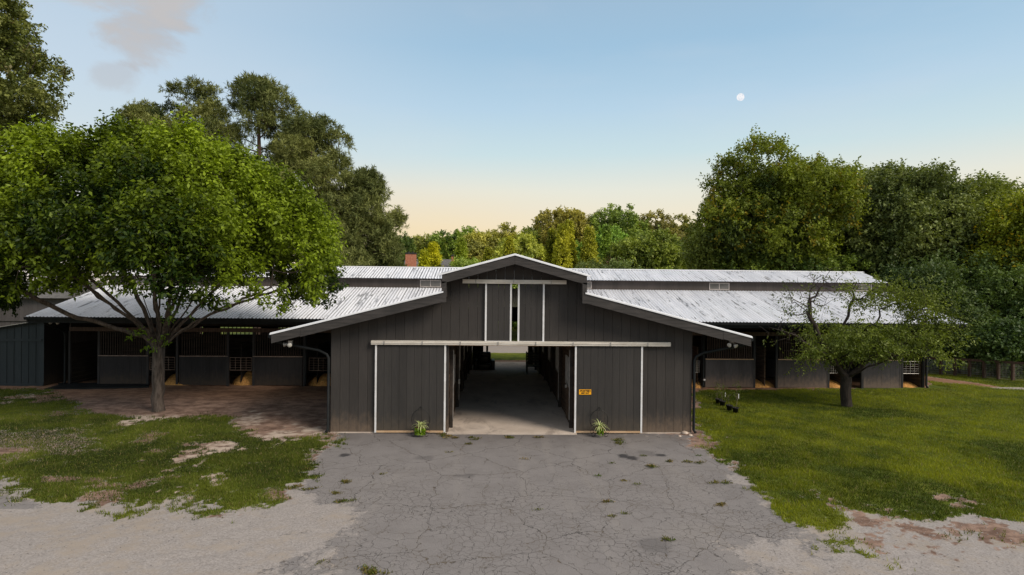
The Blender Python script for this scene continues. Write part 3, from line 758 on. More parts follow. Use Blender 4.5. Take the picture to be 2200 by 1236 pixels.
# ridge caps and wall flashings
for s in (-1, 1):
    MB().prismx([(YR - .16, HR - .01), (YR + .16, HR - .01), (YR, HR + .045)], s * .2 if s > 0 else -XE, XE if s > 0 else -.2).build('ridge_cap', M['roof_edge'], barn)
    x0, x1 = (WU, XE) if s > 0 else (-XE, -WU)
    # clerestory wall of the wing with windows
    yw = YR - WU + .16
    o = MB().box(x0, x1, yw, yw + .05, HL - .12, HU - .03).build('clerestory_wall', M['clere'], barn)
    MB().box(x0, x1, yw - .012, yw - .002, HL + .01, HL + .05).build('flashing', M['track'], o)
    # eave gutter + fascia + soffit beam
    ye = YR - WE
    g0, g1 = (6.3, XE) if s > 0 else (-XE, -6.3)
    MB().prismx([(ye - .10, HE - .13), (ye + .0, HE - .13), (ye + .02, HE - .02), (ye - .12, HE - .02)], g0, g1).build('gutter', M['gutter'], barn)
    MB().box(g0, g1, ye + .03, ye + .07, HE - .26, HE - .01).build('fascia', M['gutter'], barn)
    MB().box(s * XW if s < 0 else 5.85, -5.85 if s < 0 else XW, YR - WF - .06, YR - WF + .06, 2.46, 2.64).build('beam', M['bars'], barn)
    # gable end of the wing
    m = MB()
    e = [(ye + 1.63, 0), (ye + 1.63, 2.95)]
    for i in range(38):
        a0 = -WF + i * (2 * WF / 38); a1 = a0 + 2 * WF / 38
        m.prismx([(YR + a0 + .006, -.7), (YR + a1, -.7), (YR + a1, hroof(a1 - 1e-3) - .04), (YR + a0 + .006, hroof(a0 + 1e-3) - .04)], s * XW - .02, s * XW + .02)
    m.build('wall', M['siding'], barn, label='end wall of the wing')
    # rake fascia at the wing end
    for (a, za, b, zb_) in ((0, HR, WU, HU), (WU, HL, WE, HE)):
        for q in (-1, 1):
            pts = [(YR + q * a, za - .22), (YR + q * b, zb_ - .22), (YR + q * b, zb_ - .02), (YR + q * a, za - .02)]
            if q < 0: pts = [pts[1], pts[0], pts[3], pts[2]]
            MB().prismx(pts, s * (XE - .05) - .02, s * (XE - .05) + .02).build('fascia', M['fascia'], barn)
    # side gutters of the front block and its downspouts
    MB().prismz([(0, 0)] * 3, 0, 0) if False else None
    MB().quadprism([(s * (WE + .0) - .02, HE - .14), (s * WE + .10, HE - .14), (s * WE + .12, HE - .03), (s * WE - .02, HE - .03)] if s > 0 else
                   [(-WE - .10, HE - .14), (-WE + .02, HE - .14), (-WE + .02, HE - .03), (-WE - .12, HE - .03)], -OV + .05, 6.8).build('gutter', M['gutter'], barn)
    xg = s * (WE + .04)
    MB().tube([(xg, -.35, HE - .14), (xg - s * .05, -.2, HE - .30), (s * (WF + .35), -.06, 2.62), (s * (WF + .12), -.05, 2.50), (s * (WF + .06), -.04, 2.38), (s * (WF + .06), -.04, .12), (s * (WF + .10), -.12, .05)], .045, 8).build('downspout', M['gutter'], barn, True)
# windows in the clerestory
for u, s in ((316, -1), (925, -1), (1249, 1), (1545, 1), (1851, 1), (620, -1)):
    c = V(u, 610, YR - WU + .16); cx = c[0]; yw = YR - WU + .16; w = .55; h0, h1 = HL + .09, HU - .09
    if abs(cx) < WU + w: cx = s * (WU + w + .02)
    o = MB().box(cx - w, cx + w, yw - .035, yw - .003, h0, h0 + .04).box(cx - w, cx + w, yw - .035, yw - .003, h1 - .04, h1).box(cx - w, cx - w + .04, yw - .034, yw - .003, h0 + .04, h1 - .04).box(cx + w - .04, cx + w, yw - .034, yw - .003, h0 + .04, h1 - .04).box(cx - .02, cx + .02, yw - .034, yw - .003, h0 + .04, h1 - .04).build('window', M['frame'], barn)
    MB().box(cx - w + .03, cx + w - .03, yw - .015, yw - .004, h0 + .03, h1 - .03).build('pane', M['glass'], o)
# stall fronts
YS = YR - WF
Z0 = .06
def stall_panel(x0, x1, dark):  # dark: left wing's darker materials, shade painted into their colours
    mt = M['stall_shaded' if dark else 'stall']; m = MB(); q = x0 + .03; w = (x1 - x0 - .06) / 8
    for i in range(8): m.box(q + .004, q + w, YS - .03 - random.uniform(0, .005), YS + .01, Z0 - .05, 1.27); q += w
    o = m.build('stall_panel', mt, barn)
    MB().box(x0, x1, YS - .055, YS + .05, 1.325, 1.355).build('cap_rail', M['sill'] if not dark else M['rust'], o)
    MB().box(x0, x1, YS - .045, YS + .02, 1.27, 1.324).build('rail', mt, o)
    for xx in (x0, x1 - .05): MB().box(xx, xx + .05, YS - .045, YS + .02, Z0 - .08, 1.269).build('edge_board', mt, o)
    m = MB(); n = int((x1 - x0) / .105)
    for i in range(1, n): m.box(x0 + i * (x1 - x0) / n - .018, x0 + i * (x1 - x0) / n + .018, YS - .02, YS + .01, 1.355, 2.46)
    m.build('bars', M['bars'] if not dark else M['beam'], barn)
def stall_gate(x0, x1, mat='rust'):
    o = MB().tube([(x0, YS, .70), (x0, YS, 1.28), (x1, YS, 1.28), (x1, YS, .70), (x0, YS, .70)], .016, 6).build('gate', M[mat], barn)
    m = MB()
    for i in range(1, 4): m.tube([(x0 + (x1 - x0) * i / 4, YS, .70), (x0 + (x1 - x0) * i / 4, YS, 1.28)], .009 if i != 2 else .014, 5)
    for z in (.82, .93, 1.04, 1.15): m.tube([(x0, YS, z), (x1, YS, z)], .006, 4)
    m.build('mesh_bars', M[mat], o)
    return o
def xa(u): return V(u, 800, YS)[0]
panL = [(212, 319), (386, 490), (543.5, 650)]; panR = [(1515, 1618), (1670.5, 1778), (1852, 1934)]
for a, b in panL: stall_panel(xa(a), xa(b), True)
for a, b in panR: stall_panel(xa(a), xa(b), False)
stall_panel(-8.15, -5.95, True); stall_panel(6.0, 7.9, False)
for a, b in ((321, 377), (493, 542), (663, 706)): stall_gate(xa(a) + .02, xa(b) - .04)
for a, b in ((1490, 1504), (1780, 1800), (1936, 1975)): stall_gate(xa(a) + .03, xa(b) - .03, 'galv')
for u in (150, 213, 318, 381, 490, 545, 654, 1509, 1620, 1668, 1779, 1852, 1937, 1983):
    p = xa(u); MB().box(p - .05, p + .05, YS - .05, YS + .055, -.05, 2.46).build('post', M['post'], barn)
for u, s in ((1511, 1), (1990, 1), (657, -1), (140, -1)):
    p = V(u, 800, YS - .12)[0]
    MB().tube([(p, YS - 1.5, HE - .12), (p, YS - 1.3, HE - .32), (p, YS - .25, 2.5), (p, YS - .13, 2.3), (p, YS - .13, .15), (p, YS - .22, .06)], .05, 8).build('downspout', M['gutter'], barn, True)
MB().tube([(xa(1510) , YS - .185, .35), (xa(1510), YS - .185, .42)], .056, 8).build('pipe_band', M['trim'], barn)
# opened stall half-door leaning inward (right wing)
m = MB().box(xa(1668) - .03, xa(1668) + .0, YS + .06, YS + 1.7, .45, 1.28); m.build('half_door', M['stall_shaded'], barn)
MB().box(xa(1668) - .05, xa(1668) + .02, YS + 1.7, YS + 1.76, Z0, 1.3).build('post', M['sill'], barn)
MB().box(xa(1626) + .62, xa(1626) + .68, YS + 1.5, YS + 1.56, Z0, 1.35).build('post', M['sill'], barn)
# partitions between stalls
for xx in [xa(u) for u in (150, 352, 516, 680, 1500, 1645, 1815, 1980)]:
    m = MB()
    for j in range(11): m.box(xx - .02, xx + .02, YS + .08, 12.2, -.3 + j * .2 + .006, -.3 + j * .2 + .195)
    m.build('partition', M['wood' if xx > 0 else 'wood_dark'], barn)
for s in (-1, 1):
    a, b = sorted((s * 2.15, s * XW))
    m = MB()
    for j in range(12): m.box(a, b, 12.2, 12.24, -.6 + j * .22 + .006, -.6 + j * .22 + .215)
    m.build('partition', M['wood_dark'], barn)
    # back wall with slatted openings under the eave
    yb = YR + WF
    m = MB(); segs = [(-.9, 1.28), (1.48, 1.74), (1.82, 2.04), (2.12, 3.15)] if s < 0 else [(-.9, 3.15)]
    for z0, z1 in segs: m.box(a, b, yb - .02, yb + .02, z0, z1)
    q = a
    while q < b:
        if int(q * .8) % 3 == 0: m.box(q, q + .268, yb - .019, yb + .0195, 1.285, 2.035)
        m.box(q, q + .05, yb - .045, yb - .0215, 1.2, 2.15); q += .27
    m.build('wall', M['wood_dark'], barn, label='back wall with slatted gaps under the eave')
    MB().box(a, b, 10.9, 11.05, 2.56, 2.7).build('beam', M['beam'], barn)
# inner ceiling under the wings lower roof (rafters)
q = -XE + .3
while q < XE:
    if abs(q) > WE:
        MB().prismx([(YR - WE + .1, HE - .16), (YR - WU, HL - .2), (YR - WU, HL - .04), (YR - WE + .1, HE - .0)], q - .02, q + .02).build('rafter', M['beam'], barn)
    q += .61
# back opening frame: post and lintel
zb0 = -.62
MB().box(ATH[0], ATH[1], 20.1, 20.2, 2.35, 3.3).build('back_lintel', M['wood_dark'], barn)
pc = V(1048, 757, 20.0)[0]
MB().box(pc - .12, pc + .02, 20.12, 20.24, zb0, 2.35).build('post', M['bars'], barn)
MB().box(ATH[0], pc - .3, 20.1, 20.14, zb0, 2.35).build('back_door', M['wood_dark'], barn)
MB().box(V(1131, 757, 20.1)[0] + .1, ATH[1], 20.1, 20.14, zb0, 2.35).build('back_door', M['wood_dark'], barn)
# floodlights
def flood(p, a1, a2):
    o = MB().box(p[0] - .06, p[0] + .06, p[1] - .05, p[1] + .05, p[2] + .05, p[2] + .16).build('floodlight', M['galv'], barn)
    for d in (a1, a2):
        d = np.array(d, float); d /= np.linalg.norm(d); q = np.array(p) + np.array([0, -.02, .06])
        MB().tube([q, q + d * .06, q + d * .08, q + d * .19], [.02, .02, .035, .075], 12).build('lamp_head', M['galv'], o, True)
        MB().tube([q + d * .188, q + d * .20], [.07, .066], 12).build('lens', M['lamp'], o, True)
flood(V(624, 743, -.3), (-.9, -.3, -.1), (.25, -1, -.1)); flood(V(1572, 741, -.3), (-.7, -.6, -.3), (.4, -.9, -.5)); 
p = V(118, 693, YR - WE + .3); flood((p[0], p[1], p[2] - .02), (-1, -.3, -.35), (1, -.3, -.35))
MB().box(p[0] - .03, p[0] + .03, p[1] - .03, p[1] + .03, p[2] + .1, p[2] + .35).build('bracket', M['gutter'], barn)
# low slab at the far left stalls
mp = MB(); mp.prismz([G(95, 838)[:2], G(320, 833)[:2], G(320, 824)[:2], (xa(150) - .6, YS + .1), G(130, 828)[:2]], -.03, .055)
o = mp.build('mat_pad', M['gutter'], barn)

# sawdust bedding piles inside stalls
def heap(c, r, h, label, seed):
    n = 40; vs = []; fs = []
    for j in range(n):
        for i in range(n):
            a = (i / (n - 1) - .5) * 2; b = (j / (n - 1) - .5) * 2; d = math.hypot(a, b)
            xx = c[0] + a * r[0]; yy_ = c[1] + b * r[1]
            z = h * max(0, 1 - d ** 2) ** .8 * (.75 + .5 * float(fbm(np.array([xx * 2.5]), np.array([yy_ * 2.5]), o=4, seed=seed)[0])) + .03 * float(vnoise(np.array([xx * 14]), np.array([yy_ * 14]))[0]) - .04 - (.06 if d > 1 else 0)
            vs.append((xx, yy_, z + .02))
            if i and j: fs.append((j * n + i - n - 1, j * n + i - n, j * n + i, j * n + i - 1))
    o = link_mesh('bedding_pile', vs, fs, M['shavings'], None, True, (float(c[0]), float(c[1]), 0)); tag(o, label, 'bedding pile', 'wood shavings heaped in the stalls')
for k, (u, dy, r, h, lb) in enumerate([(375, .9, (1.3, 1.0), .42, 'orange wood shavings heap beside the trunk of the big left tree'), (522, .8, (.75, .8), .50, 'mounded orange wood shavings between the two left stall panels nearest the front block'),
                         (690, .8, (.8, .8), .42, 'wood shavings heap behind the gate beside the left downspout'), (1496, .7, (.5, .9), .3, 'small patch of shavings beside the right corner of the front block'),
                         (1642, 1.0, (.85, 1.0), .26, 'flat orange shavings behind the open doorway right of the first right panel'), (1800, .8, (.7, .8), .25, 'shavings seen left of the dark trunk of the small right tree'), (1958, .8, (.9, .8), .24, 'shavings spread in the last right stall by the corner post')]):
    heap((xa(u), YS + dy), r, h, lb, 80 + k)

# ------------------------------------------------------------------ things in and around the barn
# leather recliner in the aisle
fz = -.58
t = empty('armchair', (-1.1, 17.2, fz), 'dark overstuffed leather armchair at the far left of the barn aisle', 'armchair')
def rb(nm, *a, r=.06):
    m = MB(); rounded(m, *a, r=r); return m.build(nm, M['leather'], t, True)
rb('seat', -1.62, -.78, 16.85, 17.6, fz + .12, fz + .50); rb('backrest', -1.6, -.8, 17.5, 17.85, fz + .3, fz + 1.15, r=.1)
rb('armrest', -1.86, -1.6, 16.8, 17.8, fz + .06, fz + .72, r=.09); rb('armrest', -.8, -.54, 16.8, 17.8, fz + .06, fz + .72, r=.09); rb('cushion', -1.5, -.9, 17.35, 17.55, fz + .5, fz + .95, r=.08)
# bench
by = 13.4; bz = float(-.62 * sstep(8.8, 20.5, by)) + .035; bx = V(1131, 790, by)[0]
t = empty('bench', (bx + .5, by, bz), 'dark wooden slatted settle with arms on the right side of the barn aisle', 'bench')
MB().box(bx, bx + .95, by, by + .55, bz + .42, bz + .47).build('seat', M['bench'], t)
m = MB(); 
for j in range(4): m.box(bx, bx + .95, by + .52, by + .56, bz + .58 + j * .15, bz + .70 + j * .15)
m.build('backrest', M['bench'], t)
for xx in (bx, bx + .88): MB().box(xx, xx + .07, by, by + .56, bz + .66, bz + .70).build('armrest', M['bench'], t)
for xx in (bx, bx + .88):
    MB().box(xx, xx + .07, by, by + .07, bz, bz + .659).build('leg', M['bench'], t); MB().box(xx, xx + .07, by + .565, by + .62, bz, bz + 1.2).build('leg', M['bench'], t)
# sign
sp = V(1244, 837, -.09); sq = V(1270, 848, -.09)
t = empty('warning_sign', ((sp[0] + sq[0]) / 2, -.094, (sp[2] + sq[2]) / 2), 'small orange POSTED KEEP OUT sign on the right sliding door', 'sign')
m = MB(); rounded(m, sp[0], sq[0], -.099, -.093, sq[2], sp[2], r=.0025); m.build('plate', M['sign'], t)
def text(s, cx, cz, size, parent, bold=1.0, shear=0, xs=1.0):
    cu = bpy.data.curves.new('lettering', 'FONT'); cu.body = s; cu.size = size; cu.align_x = 'CENTER'; cu.align_y = 'CENTER'; cu.offset = .004 * bold; cu.shear = shear
    o = bpy.data.objects.new('lettering_source', cu); COL.objects.link(o)
    dg = bpy.context.evaluated_depsgraph_get(); me = bpy.data.meshes.new_from_object(o.evaluated_get(dg)); bpy.data.objects.remove(o)
    w = world_loc(parent)
    for v in me.vertices:
        x0, y0 = v.co.x * xs, v.co.y; v.co = Vector((cx + x0, -.1012, cz + y0)) - w
    me.materials.append(M['ink']); q = bpy.data.objects.new('lettering', me); COL.objects.link(q); q.parent = parent
cxs = (sp[0] + sq[0]) / 2; hh = sp[2] - sq[2]
text('POSTED', cxs, sq[2] + hh * .69, hh * .50, t, 1, .25, 1.15); text('KEEP OUT', cxs, sq[2] + hh * .27, hh * .36, t, 1, 0, 1.0)
# plant stands with spider plants
def spider(c, mat_parent, rng, big=1.):
    P = []; D = []; 
    mb = MB(); tint = []
    for i in range(46):
        an = rng.uniform(0, 2 * math.pi); el = rng.uniform(.5, 1.35); ln = rng.uniform(.22, .42) * big; w = .011
        d = np.array([math.cos(an) * math.cos(el), math.sin(an) * math.cos(el), math.sin(el)]); p = np.array(c, float); sd = np.cross(d, [0, 0, 1]); sd /= np.linalg.norm(sd) + 1e-6
        vs = []; k = 7
        for j in range(k + 1):
            f = j / k; ww = w * (1 - f ** 3) + .001
            vs += [p + sd * ww, p - sd * ww]; p = p + d * ln / k; d = d + np.array([0, 0, -.30]); d /= np.linalg.norm(d)
        mb.add(vs, [(2 * j, 2 * j + 1, 2 * j + 3, 2 * j + 2) for j in range(k)])
    return mb
M['spider'] = surf('cream and green striped leaves', (.34, .42, .10), (.62, .66, .34), 30, rough=.45, bump=.05)
M['vine'] = surf('bright green trailing leaves', (.16, .28, .01), (.30, .44, .03), 12, rough=.5, bump=.05)
def plant_stand(u, v, label, vine):
    c = G(u, v); c[1] = -.42; c = V(u, 900, -.42); c[2] = .0; rg = random.Random(u)
    t = empty('plant_stand', (c[0], c[1], 0), label, 'plant stand', 'black wire plant stands by the sliding doors')
    m = MB(); x0, y0 = c[0], c[1]; R = .285; pts = []
    for i in range(33):
        a = -math.pi * .22 + (math.pi * 1.44) * i / 32; pts.append((x0 + R * math.cos(a), y0 + .12, .50 + 1.12 * R * math.sin(a) + (.06 if math.sin(a) > .99 else 0)))
    m.tube(pts, .011, 6); m.tube([(x0, y0 + .12, .79), (x0, y0 + .12, .88)], .010, 6)
    m.lathe((x0, y0 + .12, .87), [(.002, 0), (.02, .012), (.02, .028), (.002, .04)], 8)
    for s in (-1, 1): m.tube([(x0 + s * .08, y0 + .12, .77), (x0 + s * .05, y0 + .12, .80), (x0 + s * .02, y0 + .12, .80)], .006, 5)
    m.build('hoop', M['black'], t)
    m = MB()
    ring = [(x0 + .13 * math.cos(a), y0 + .13 * math.sin(a), .20) for a in np.linspace(0, 2 * math.pi, 20)]; m.tube(ring, .008, 5)
    for s in (-1, 1):
        m.tube([(x0 + s * .20, y0 + .12, .33), (x0 + s * .13, y0, .20), (x0 + s * .12, y0 - .02, .10), (x0 + s * .18, y0 - .06, .07)], .008, 5)
        for cz, cx2, rr in ((.075, .20, .065), (.17, .24, .055)):
            m.tube([(x0 + s * (cx2 + rr * math.cos(a)), y0 - .04, cz + rr * math.sin(a)) for a in np.linspace(0, 1.85 * math.pi, 18)], .007, 5)
    m.build('scroll_base', M['black'], t)
    m = MB().lathe((x0, y0, .12), [(.09, 0), (.125, .14), (.135, .145), (.135, .17), (.12, .17), (.115, .15)], 20); m.build('pot', M['terracotta'], t, True)
    spider((x0, y0, .29), t, rg).build('spider_plant', M['spider'], t)
    n = 140 if vine else 60; P = []; 
    a = RNG.random(n) * 2 * math.pi; rr = .10 + .07 * RNG.random(n); P = np.stack([x0 + rr * np.cos(a) * (.9 if vine else .5), y0 - .05 - .1 * np.abs(np.sin(a)), .10 + .2 * RNG.random(n)], 1)
    D = norm(np.stack([np.cos(a), -np.abs(np.sin(a)) - .3, -.9 * np.ones(n)], 1) + RNG.normal(size=(n, 3)) * .3)
    leaf_mesh('trailing_leaves', P, D, np.full(n, .075), np.full(n, .045), np.array([.16, .27, .012]) * (.6 + .8 * RNG.random((n, 1))), M['leaf'], t)
plant_stand(903, 938, 'black wire hoop stand with bushy spider plant by the left sliding door', True)
plant_stand(1288.5, 937, 'black wire hoop stand with spider plant under the orange sign', False)
# nursery pots with saplings
def sapling(u, v, label, h, tagpos, s):
    c = G(u, v); z = float(gz(c[0], c[1])); t = empty('potted_sapling', (c[0], c[1], z), label, 'potted plant', 'black nursery pots on the right lawn')
    rg = random.Random(int(u))
    o = MB().lathe((c[0], c[1], z + .0), [(.085, 0), (.112, .19), (.128, .195), (.128, .225), (.112, .225), (.108, .19)], 20).build('pot', M['pot'], t, True)
    MB().lathe((c[0], c[1], z + .185), [(.001, .012), (.106, .0), (.001, .011)], 14).build('soil', M['beam'], t)
    m = MB(); pts = [np.array([c[0], c[1], z + .19])]
    for i in range(8): pts.append(pts[-1] + np.array([rg.uniform(-.03, .03), rg.uniform(-.02, .02), h / 8]))
    m.tube(pts, np.linspace(.009, .003, 9), 5); T = []
    for i in range(3, 9):
        for q in range(2):
            a = rg.uniform(0, 6.28); e = pts[i] + np.array([math.cos(a) * .16, math.sin(a) * .16, .08]); m.tube([pts[i], e], [.004, .002], 4); T.append(e)
    m.build('stem', M['bark_twig'], t); T = np.array(T)
    n = len(T) * 8; P = np.repeat(T, 8, 0) + RNG.normal(size=(n, 3)) * .05
    leaf_mesh('leaves', P, norm(RNG.normal(size=(n, 3)) + np.array([0, 0, -.2])), np.full(n, .06), np.full(n, .028), np.array([.09, .13, .012]) * (.7 + .6 * RNG.random((n, 1))), M['leaf'], t)
    if tagpos:
        q = np.array([c[0] + .08, c[1] - .06, z + .17]); MB().box(q[0], q[0] + .022, q[1], q[1] + .003, q[2] + .12 + s, q[2] + .29 + s).build('plant_tag', M['tagw'], t)
sapling(1543, 868, 'leftmost black nursery pot with wispy seedling on the right lawn', .55, False, 0)
sapling(1552, 873, 'second black nursery pot from the left, with a white tag', .55, True, .1)
sapling(1567, 883, 'third black nursery pot from the left, holding a low sprig', .4, False, 0)
sapling(1580, 888, 'rightmost black nursery pot, nearest the driveway, with the tallest sapling and a white tag', .85, True, .28)
# rocks
for u, v, r, lb in ((1471, 932, .11, 'largest pale rock at the right corner of the front block'), (1460, 938, .06, 'small pale rock nearest the wall'), (1483, 936, .07, 'small rock right of the largest, by the downspout')):
    c = G(u, v); mb = MB(); rg = random.Random(int(u)); prof = []
    mb.lathe((c[0], c[1], -.02), [(.01, 0), (r, .02), (r * 1.1, r * .4), (r * .75, r * .8), (.02, r * .95)], 9)
    mb.v = [(a + rg.uniform(-r, r) * .12, b + rg.uniform(-r, r) * .12, cc + rg.uniform(-r, r) * .08) for a, b, cc in mb.v]
    o = mb.build('rock', M['rock'], None, True, loc=(c[0], c[1], 0)); tag(o, lb, 'rock', 'rocks by the wall corner')

# ------------------------------------------------------------------ left shed and annex, far house
ys = 8.15; xr = V(94, 760, ys)[0]; xl = xr - 4.2; zr = V(94, 691, ys)[2]; zl = V(0, 706, ys)[2]; sl = (zr - zl) / (xr - V(0, 706, ys)[0])
t = empty('shed', ((xl + xr) / 2, ys, 0), 'dark teal lean-to shed of vertical boards left of the barn', 'shed')
m = MB(); q = xl
while q < xr - .01:
    q2 = min(q + .32, xr); m.quadprism([(q, 0), (q2, 0), (q2, zr - (xr - q2) * sl), (q, zr - (xr - q) * sl)], ys, ys + .03)
    m.quadprism([(q2 - .02, 0.12), (q2 + .02, .12), (q2 + .02, zr - (xr - q2) * sl - .03), (q2 - .02, zr - (xr - q2) * sl - .03)], ys - .018, ys - .002); q = q2
w = m.build('wall', M['teal'], t)
MB().box(xl, xr - .06, ys - .05, ys - .019, 2.02, 2.12).build('rail', M['teal'], w); MB().box(xl, xr, ys - .04, ys - .019, 0.0, .11).build('rail', M['teal'], w)
MB().box(xr - .03, xr, ys + .031, ys + 3, 0, zr - .01).build('wall', M['stall_shaded'], t, label='shadowed side wall')  # darker boards than the front, standing in for shade on this side
MB().quadprism([(xl - .2, zr - (xr - xl + .2) * sl), (xr + .1, zr + .1 * sl), (xr + .1, zr + .1 * sl + .05), (xl - .2, zr - (xr - xl + .2) * sl + .05)], ys - .15, ys + 3.1).build('roof', M['gutter'], t)
MB().quadprism([(xl - .2, zr - (xr - xl + .2) * sl + .052), (xr + .1, zr + .1 * sl + .052), (xr + .1, zr + .1 * sl + .075), (xl - .2, zr - (xr - xl + .2) * sl + .075)], ys - .17, ys - .12).build('edge_flashing', M['track'], t)
ya = 22.; a0 = V(-260, 650, ya)[0]; a1 = V(140, 650, ya)[0]; zt = V(40, 640, ya)[2]
t = empty('outbuilding', ((a0 + a1) / 2, ya, -.6), 'grey board sided outbuilding behind the left end of the barn', 'outbuilding')
m = MB(); q = a0
while q < a1: m.box(q + .01, q + .3, ya, ya + .04, -1, zt); q += .3
m.box(a1 - .04, a1, ya + .05, ya + 6, -1, zt); m.build('wall', M['grey_siding'], t)
zb2 = V(40, 690, ya)[2]; MB().box(a0, a1, ya - .08, ya - .01, zb2, zb2 + .12).build('rail', M['grey_siding'], t)
MB().prismx([(ya - .4, zt), (ya + 6.4, zt), (ya + 3, zt + 1.2)], a0 - .3, a1 + .3).build('roof', M['slate'], t)
yh = 58.; zc = V(882, 560, yh)[2]
hx0, hx1 = V(868, 560, yh)[0], V(990, 560, yh)[0]; rt = V(940, 556, yh)[2]
t = empty('brick_house', ((hx0 + hx1) / 2, yh + 3, float(gz(0, 60.))), 'distant red brick house with two chimneys behind the centre left trees', 'house')
MB().box(hx0, hx1, yh + .6, yh + 7, -.5, rt - 1.8).build('wall', M['brick'], t)
rf = MB().prismx([(yh + .2, rt - 1.8), (yh + 7.4, rt - 1.8), (yh + 3.8, rt + .1)], hx0 - .4, hx1 + .4).build('roof', M['slate'], t)
for u0, u1, vt in ((871, 893, 541), (970, 983, 546)):
    p, q = V(u0, vt, yh), V(u1, vt, yh)
    ch = MB().box(p[0], q[0], yh, yh + .8, rt - 3, p[2] - .3).build('chimney', M['brick'], t)
    MB().box(p[0] - .05, q[0] + .05, yh - .05, yh + .85, p[2] - .3, p[2] - .12).build('chimney_cap', M['cap'], ch)
    for k in (.3, .7): MB().lathe((p[0] + (q[0] - p[0]) * k, yh + .4, p[2] - .12), [(.13, 0), (.11, .16)], 8).build('chimney_pot', M['cap'], ch)

# ------------------------------------------------------------------ fence at the right
fp = []
for k in range(14):
    f = k / 13; u = 1990 + 31 * k; dep = 16.0 - 8.5 * f ** .8
    p = V(u, 800, dep); fp.append((p[0], dep, float(gz(p[0], dep))))
t = empty('fence', fp[0], 'brown post and rail fence with wire mesh beyond the right lawn', 'fence')
for i, p in enumerate(fp): MB().box(p[0] - .06, p[0] + .06, p[1] - .06, p[1] + .06, p[2] - .2, p[2] + 1.0).build('post', M['fence'], t)
for a, b in zip(fp[:-1], fp[1:]):
    for z in (.92,):
        m = MB(); m.add([(a[0], a[1] - .09, a[2] + z), (b[0], b[1] - .09, b[2] + z), (b[0], b[1] - .09, b[2] + z + .13), (a[0], a[1] - .09, a[2] + z + .13), (a[0], a[1] - .06, a[2] + z), (b[0], b[1] - .06, b[2] + z), (b[0], b[1] - .06, b[2] + z + .13), (a[0], a[1] - .06, a[2] + z + .13)],
                        [(0, 1, 2, 3), (7, 6, 5, 4), (3, 2, 6, 7), (0, 4, 5, 1), (1, 5, 6, 2), (0, 3, 7, 4)]); m.build('rail', M['fence'], t)
m = MB()
for a, b in zip(fp[:-1], fp[1:]):
    a_, b_ = np.array(a), np.array(b)
    for z in np.arange(.08, .92, .12): m.tube([a_ + [0, -.07, z], b_ + [0, -.07, z]], .004, 3, False)
    for f in np.arange(0, 1, .1): q = a_ + (b_ - a_) * f; m.tube([q + [0, -.07, .05], q + [0, -.07, .92]], .004, 3, False)
m.build('wire_mesh', M['galv'], t)

# ------------------------------------------------------------------ TREES
# big spreading tree on the left
b = G(340, 884); B = np.array([b[0], b[1], float(gz(b[0], b[1]))])
t = empty('shade_tree', B, 'large vase-shaped tree with dense bright green crown on the left lawn', 'tree')
def rel(*p): return B + np.array(p)
ells = [(rel(0, 0, 6.6), (4.9, 4.6, 3.2)), (rel(.4, -.4, 7.8), (3.4, 3.2, 2.05)), (rel(-3.6, .2, 7.1), (3.1, 3.0, 2.6)), (rel(3.7, .0, 6.2), (2.4, 2.8, 2.2)), (rel(-5.6, .0, 5.3), (2.1, 2.6, 1.9)), (rel(4.5, .2, 4.9), (1.7, 2.0, 1.5)), (rel(-4.4, -1.6, 4.6), (1.7, 1.5, 1.0)), (rel(3.6, -1.2, 4.5), (1.6, 1.3, .9)), (rel(-5.0, .3, 8.0), (1.5, 1.5, 1.1)), (rel(-.9, 0, 9.1), (1.5, 1.5, 1.0)),
        (rel(2.4, -.6, 7.4), (2.6, 2.6, 2.0)), (rel(-2.0, -2.6, 5.9), (2.8, 2.2, 1.9)), (rel(2.0, -2.8, 5.8), (2.6, 2.0, 1.8)), (rel(-1.0, 2.6, 6.6), (3.2, 2.4, 2.3)), (rel(-5.0, -2.0, 5.8), (1.8, 1.7, 1.5))]
mains = [(c, tuple(q * .80 for q in rr)) for c, rr in ells]; S_, So_ = ell_points(ells, 92, .97, .0, 3, B[2] + 3.7)
lobes = [(p - o * q * .85, (q, q, q * 1.15)) for p, o, q in zip(S_, So_, .70 + .95 * RNG.random(len(S_)) ** 1.3)]
T1, O1 = ell_points(lobes, 2800, .70, .30, 3, B[2] + 3.0); Tm, Om = ell_points(mains, 650, .8, .0, 3, B[2] + 3.4); T1 = np.concatenate([T1, Tm]); O1 = np.concatenate([O1, Om])
ells = mains
hd = np.hypot(T1[:, 0] - B[0], T1[:, 1] - B[1]); kk = T1[:, 2] > B[2] + 3.55 + 1.95 * np.exp(-(hd / 4.2) ** 4) + (fbm(T1[:, 0] * .6, T1[:, 1] * .6, o=2, seed=31) - .5) * 2.0; T1, O1 = T1[kk], O1[kk]
keep = ~((T1[:, 2] < B[2] + 4.9) & (RNG.random(len(T1)) < .30))
T1, O1 = T1[keep], O1[keep]
T2, O2 = ell_points(ells, 220, .35, .0, 4, B[2] + 4.9)
Tl = np.array([rel(.25, -.5, 2.6), rel(-.3, -.6, 2.9), rel(.1, -.6, 2.35), rel(-.65, -.5, 2.75), rel(.45, -.3, 3.2)])
T = np.concatenate([T1, T2]); O = np.concatenate([O1, O2])
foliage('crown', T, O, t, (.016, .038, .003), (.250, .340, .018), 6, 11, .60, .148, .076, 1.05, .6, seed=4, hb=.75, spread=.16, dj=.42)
Ol = norm(RNG.normal(size=Tl.shape) + np.array([0, -.5, 0]))
foliage('crown', Tl, Ol, t, (.08, .16, .012), (.16, .26, .02), 5, 7, .35, .12, .06, .1, .4, seed=4)
limbs = [(None, [rel(0, 0, -.3), rel(.02, 0, .8), rel(-.02, 0, 1.7), rel(.0, 0, 2.25)])]
